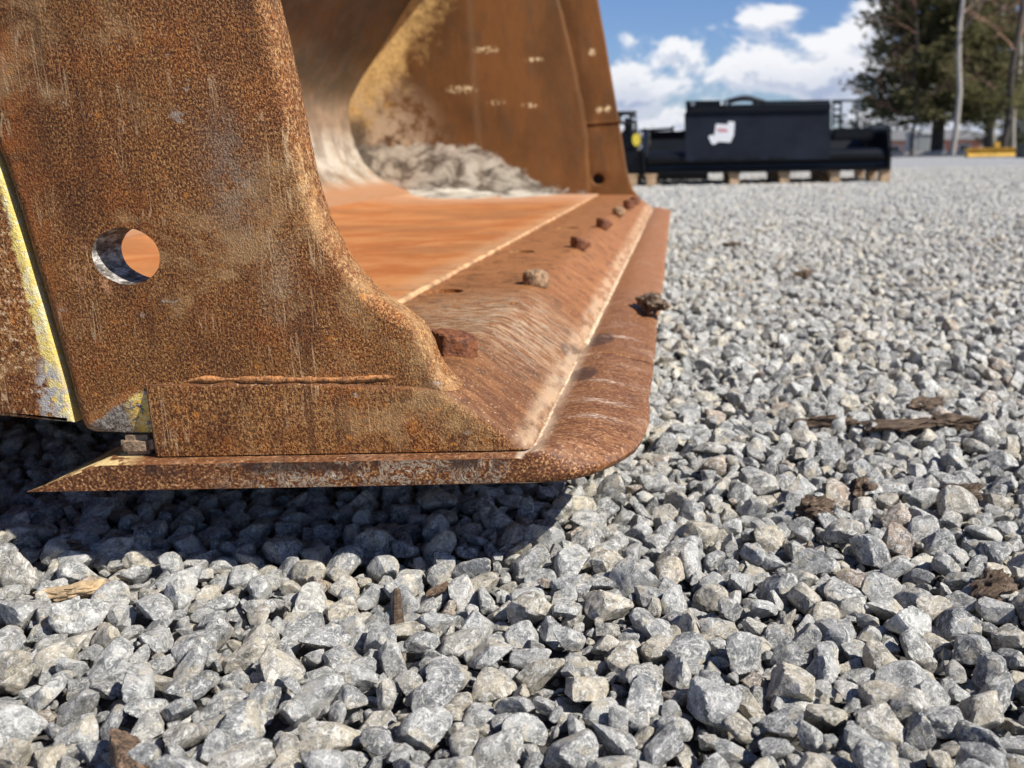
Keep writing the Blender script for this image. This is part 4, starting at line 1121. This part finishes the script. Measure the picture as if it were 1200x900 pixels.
# brick house
HY = 96
def hxp(px): return onY(px, 170, HY).x
HZ = GZ - 2.0
H = empty('brick_house', (hxp(1075), HY, HZ)); tag(H, 'low orange brick house with a grey roof far behind the pine', 'house')
hl, hr = hxp(1028) - H.location.x, hxp(1150) - H.location.x
hwz = onY(1060, 165.5, HY).z - HZ; hrz_ = onY(1060, 152, HY).z - HZ
b = new_mat('brick_wall'); pos = b.n('ShaderNodeTexCoord').outputs['Object']
br = b.n('ShaderNodeTexBrick', ins={'Vector': b.mapping(pos, rot=(R(90), 0, 0)), 'Color1': (.42, .135, .065, 1), 'Color2': (.33, .10, .05, 1), 'Mortar': (.35, .28, .22, 1), 'Scale': 4.0})
setin(b, 'Base Color', br.outputs[0]); M_brick = b.m
MB().box((hl, 0, 0), (hr, 7, hwz)).build('wall', M_brick, H)
MB().add([(hl - .4, -.5, hwz), (hr + .4, -.5, hwz), (hr + .4, 7.5, hwz), (hl - .4, 7.5, hwz), (hl + .2, 3.5, hrz_), (hr - .2, 3.5, hrz_), (hl - .4, -.5, hwz + .15), (hr + .4, -.5, hwz + .15)],
         [(0, 1, 7, 6), (6, 7, 5, 4), (3, 4, 5, 2), (0, 6, 4, 3), (1, 2, 5, 7), (0, 3, 2, 1)]).build('roof', simple('roof_shingle', (.17, .165, .16), .9, 0, 2), H)
M_glass = simple('dark_glass', (.02, .025, .03), .15)
for px in (1048, 1066, 1100, 1130):
    x = hxp(px) - H.location.x
    wn_ = MB().box((x - .6, -.06, hwz - 1.55), (x + .6, -.001, hwz - .35), .0).build('window', simple('white_frame', (.7, .7, .68), .6), H)
    MB().box((x - .52, -.075, hwz - 1.47), (x + .52, -.061, hwz - .43)).build('pane', M_glass, wn_)
SY = 50
SH = empty('shed', (onY(1082, 175, SY).x, SY, GZ - .45)); tag(SH, 'small grey metal shed between the brick house and the pale trunk', 'shed')
sh_ = onY(1082, 157, SY).z - SH.location.z; sw = (onY(1093, 175, SY).x - onY(1072, 175, SY).x) / 2
M_shed = simple('grey_siding', (.30, .31, .30), .7, 0, 4)
MB().box((-sw, 0, 0), (sw, 2, sh_)).build('wall', M_shed, SH)
MB().add([(-sw - .08, -.1, sh_), (sw + .08, -.1, sh_), (sw + .08, 2.1, sh_), (-sw - .08, 2.1, sh_), (-sw - .08, 1, sh_ + .2), (sw + .08, 1, sh_ + .2)], [(0, 1, 5, 4), (2, 3, 4, 5), (0, 4, 3), (1, 2, 5), (0, 3, 2, 1)]).build('roof', M_shed, SH)
MB().box((-.28, -.03, 0), (.28, -.001, min(1.9, sh_ * .9))).build('door', simple('shed_door', (.22, .23, .23), .6), SH)

# ------------------------------------------------------------------ trees
def tree_mats():
    b = new_mat('needles'); inf = b.n('ShaderNodeTexCoord').outputs['Object']
    n1 = b.noise(inf, 1.3, 4, .65); n2 = b.noise(inf, 9, 3)
    c = b.mix(b.mr(n1, .38, .62), (.11, .115, .050), (.25, .23, .10))
    c = b.mix(b.math('MULTIPLY', b.mr(n2, .52, .66), .6), c, (.22, .16, .09))
    setin(b, 'Base Color', c); setin(b, 'Roughness', .8); nd = b.m
    tr_ = b.n('ShaderNodeBsdfTranslucent', ins={'Color': c}); mx = b.n('ShaderNodeMixShader', ins={0: .42, 1: b.bs.outputs[0], 2: tr_.outputs[0]})
    b.t.links.new(mx.outputs[0], b.out.inputs[0])
    b = new_mat('tree_bark'); p_ = b.n('ShaderNodeTexCoord').outputs['Object']
    n1 = b.noise(b.mapping(p_, scale=(3, 3, .5)), 6, 5, .65)
    setin(b, 'Base Color', b.mix(n1, (.26, .23, .19), (.58, .53, .46))); setin(b, 'Roughness', .9); return nd, b.m
M_needle, M_tbark = tree_mats()
M_dbark = simple('dark_bark', (.075, .060, .048), .9, 0, 5, .4)
M_twigs = simple('bare_twigs', (.26, .19, .14), .9, 0, 5, .3)
M_redtw = simple('reddish_twigs', (.34, .19, .13), .9, 0, 5, .3)
def pine(x, y, h, rad, base_h, seed, lab, n_wh=34):
    r_ = random.Random(seed); T = empty('pine_tree', (x, y, far_z(x, y) + GZ)); tag(T, lab, 'pine tree', 'pine trees beyond the yard')
    tb = MB(); tb.tube([(0.05 * math.sin(k), .05 * math.cos(k * 1.3), h * k / 10) for k in range(11)], .2, 9, lambda u: .21 * (1 - u) + .02)
    tb.build('trunk', M_dbark, T)
    br_, vs, fs = MB(), [], []
    for wv in range(n_wh):
        t = (wv + r_.random() * .6) / n_wh; z = base_h + (h - base_h) * t
        R_ = rad * (1 - t) ** .62 * r_.uniform(.8, 1.12)
        nb_ = r_.randint(5, 7); a0 = r_.random() * 6.28
        for k in range(nb_):
            a = a0 + k * 6.283 / nb_ + r_.uniform(-.3, .3); L = R_ * r_.uniform(.62, 1.12); droop = r_.uniform(-.16, .10) - .12 * (1 - t)
            p = [Vector((math.cos(a) * L * s, math.sin(a) * L * s, z + L * (droop * s + .16 * s * s))) for s in (0, .25, .5, .75, 1)]
            br_.tube(p, .02, 4, lambda u, L=L: .035 * (1 - u) * min(1, L / 2) + .006)
            nc_ = int(20 + L * 30)
            for c_ in range(nc_):
                s = r_.uniform(.18, 1.03) ** .8
                q_ = p[0].lerp(p[4], min(1, s)); q_.z = z + L * (droop * s + .16 * s * s)
                sp = .10 + .22 * (1 - abs(s - .55)) * min(1, L / 2)
                q_ = q_ + Vector((r_.gauss(0, sp), r_.gauss(0, sp), r_.gauss(0, .15)))
                # a tuft: several thin needle-bunch blades
                for _ in range(5):
                    d = Vector((math.cos(a) + r_.gauss(0, .8), math.sin(a) + r_.gauss(0, .8), r_.gauss(.25, .45))).normalized()
                    ln = r_.uniform(.12, .26); sd_ = d.cross(Vector((r_.gauss(0, 1), r_.gauss(0, 1), r_.gauss(0, 1)))).normalized() * r_.uniform(.012, .03)
                    kk = len(vs); vs += [q_ - sd_, q_ + sd_, q_ + d * ln + sd_ * .6, q_ + d * ln - sd_ * .6]; fs.append((kk, kk + 1, kk + 2, kk + 3))
    tag(br_.build('branches', M_dbark, T), kind='stuff')
    me = bpy.data.meshes.new('crown'); me.from_pydata([tuple(v) for v in vs], [], fs); tag(link('crown', me, M_needle, T), kind='stuff')
def bare(x, y, h, r0, seed, lab, barkm, twigm, spread=.5, lean=0, first=.3, n1=16):
    r_ = random.Random(seed); T = empty('bare_tree', (x, y, far_z(x, y) + GZ)); tag(T, lab, 'bare tree', 'leafless trees beyond the yard')
    tr = MB(); pts = [Vector((lean * k / 12 * h + .06 * math.sin(k * 1.7 + seed), .05 * math.cos(k * 1.1), h * k / 12)) for k in range(13)]
    tr.tube(pts, r0, 9, lambda u: r0 * (1 - .85 * u)); tr.build('trunk', barkm, T)
    br_ = MB()
    def grow(p, d, L, r, lev):
        P = [p]; 
        for k in range(4):
            d = (d + Vector((r_.gauss(0, .16), r_.gauss(0, .16), r_.gauss(.03, .10)))).normalized(); P.append(P[-1] + d * L / 4)
        br_.tube(P, r, 4 if lev else 5, lambda u: r * (1 - .7 * u))
        if lev < 3:
            for k in range(r_.randint(3, 5) if lev < 2 else 4):
                s = r_.uniform(.25, 1); i = min(3, int(s * 4)); q_ = P[i].lerp(P[i + 1], s * 4 - i)
                dd = (d + Vector((r_.gauss(0, .55), r_.gauss(0, .55), r_.gauss(.1, .4)))).normalized()
                grow(q_, dd, L * r_.uniform(.4, .65), r * .5, lev + 1)
    for k in range(n1):
        t = first + (1 - first) * (k + r_.random()) / n1; i = min(11, int(t * 12)); q_ = pts[i].lerp(pts[i + 1], t * 12 - i); a = r_.random() * 6.283
        L = h * spread * (1 - t * .65) * r_.uniform(.6, 1.1)
        grow(q_, Vector((math.cos(a), math.sin(a), r_.uniform(.35, 1.1))).normalized(), L, r0 * .32 * (1 - .6 * t), 0)
    tag(br_.build('branches', twigm, T), kind='stuff')
def tx(px, Y): return onY(px, 175, Y).x
pine(tx(1098, 33), 33, 11.5, 2.9, 1.2, 1, 'big dense dark pine at the left of the tree group', 46)
pine(tx(1158, 43), 43, 14.5, 3.1, 1.9, 2, 'green pine standing right behind the pale bare trunk', 32)
pine(tx(1222, 58), 58, 16, 3.6, 1.5, 3, 'pine at the far right of the tree group', 30)
bare(tx(1119, 29.5), 29.5, 11, .09, 5, 'tall leafless tree with a straight pale grey trunk', M_tbark, M_twigs, .2, .002, .25)
bare(tx(1175, 30.5), 30.5, 10, .12, 6, 'leafless tree with a dark trunk leaning right', M_dbark, M_redtw, .25, .07, .2)
bare(tx(1186, 33), 33, 10, .08, 8, 'thin pale leafless tree right of the dark leaning trunk', M_tbark, M_twigs, .22, .01, .2)
bare(tx(1165, 35), 35, 8.5, .07, 9, 'slim leafless tree behind the yellow attachment', M_tbark, M_redtw, .26, .0, .15)
bare(tx(1070, 31), 31, 6.5, .06, 10, 'thin leafless tree in front of the dense pine', M_dbark, M_redtw, .32, -.01, .12)
# far woods: one low mass along the skyline
fw_v, fw_f = [], []; r_ = random.Random(3)
for k in range(26000):
    x = r_.uniform(-160, 230); y = r_.uniform(150, 185)
    hgt = 3.2 + 2.0 * mnoise.noise(Vector((x * .05, 1, 1))) + 1.2 * mnoise.noise(Vector((x * .3, 3, 1)))
    z = -2.4 + max(.5, hgt + 1.5) * r_.random() ** .7
    s_ = r_.uniform(.25, .7); d = Vector((r_.gauss(0, 1), r_.gauss(0, 1), r_.gauss(0, 1))).normalized(); u_ = d.orthogonal().normalized() * s_; v_ = d.cross(u_.normalized()) * s_ * .6
    c0 = Vector((x, y, z)); kk = len(fw_v); fw_v += [c0 - u_, c0 + v_, c0 + u_, c0 - v_]; fw_f.append((kk, kk + 1, kk + 2, kk + 3))
me = bpy.data.meshes.new('far_woods'); me.from_pydata([tuple(v) for v in fw_v], [], fw_f)
tag(link('far_woods', me, simple('far_woods', (.13, .115, .085), .9, 0, .3, .4)), 'low grey-brown far woods along the horizon', kind='stuff')
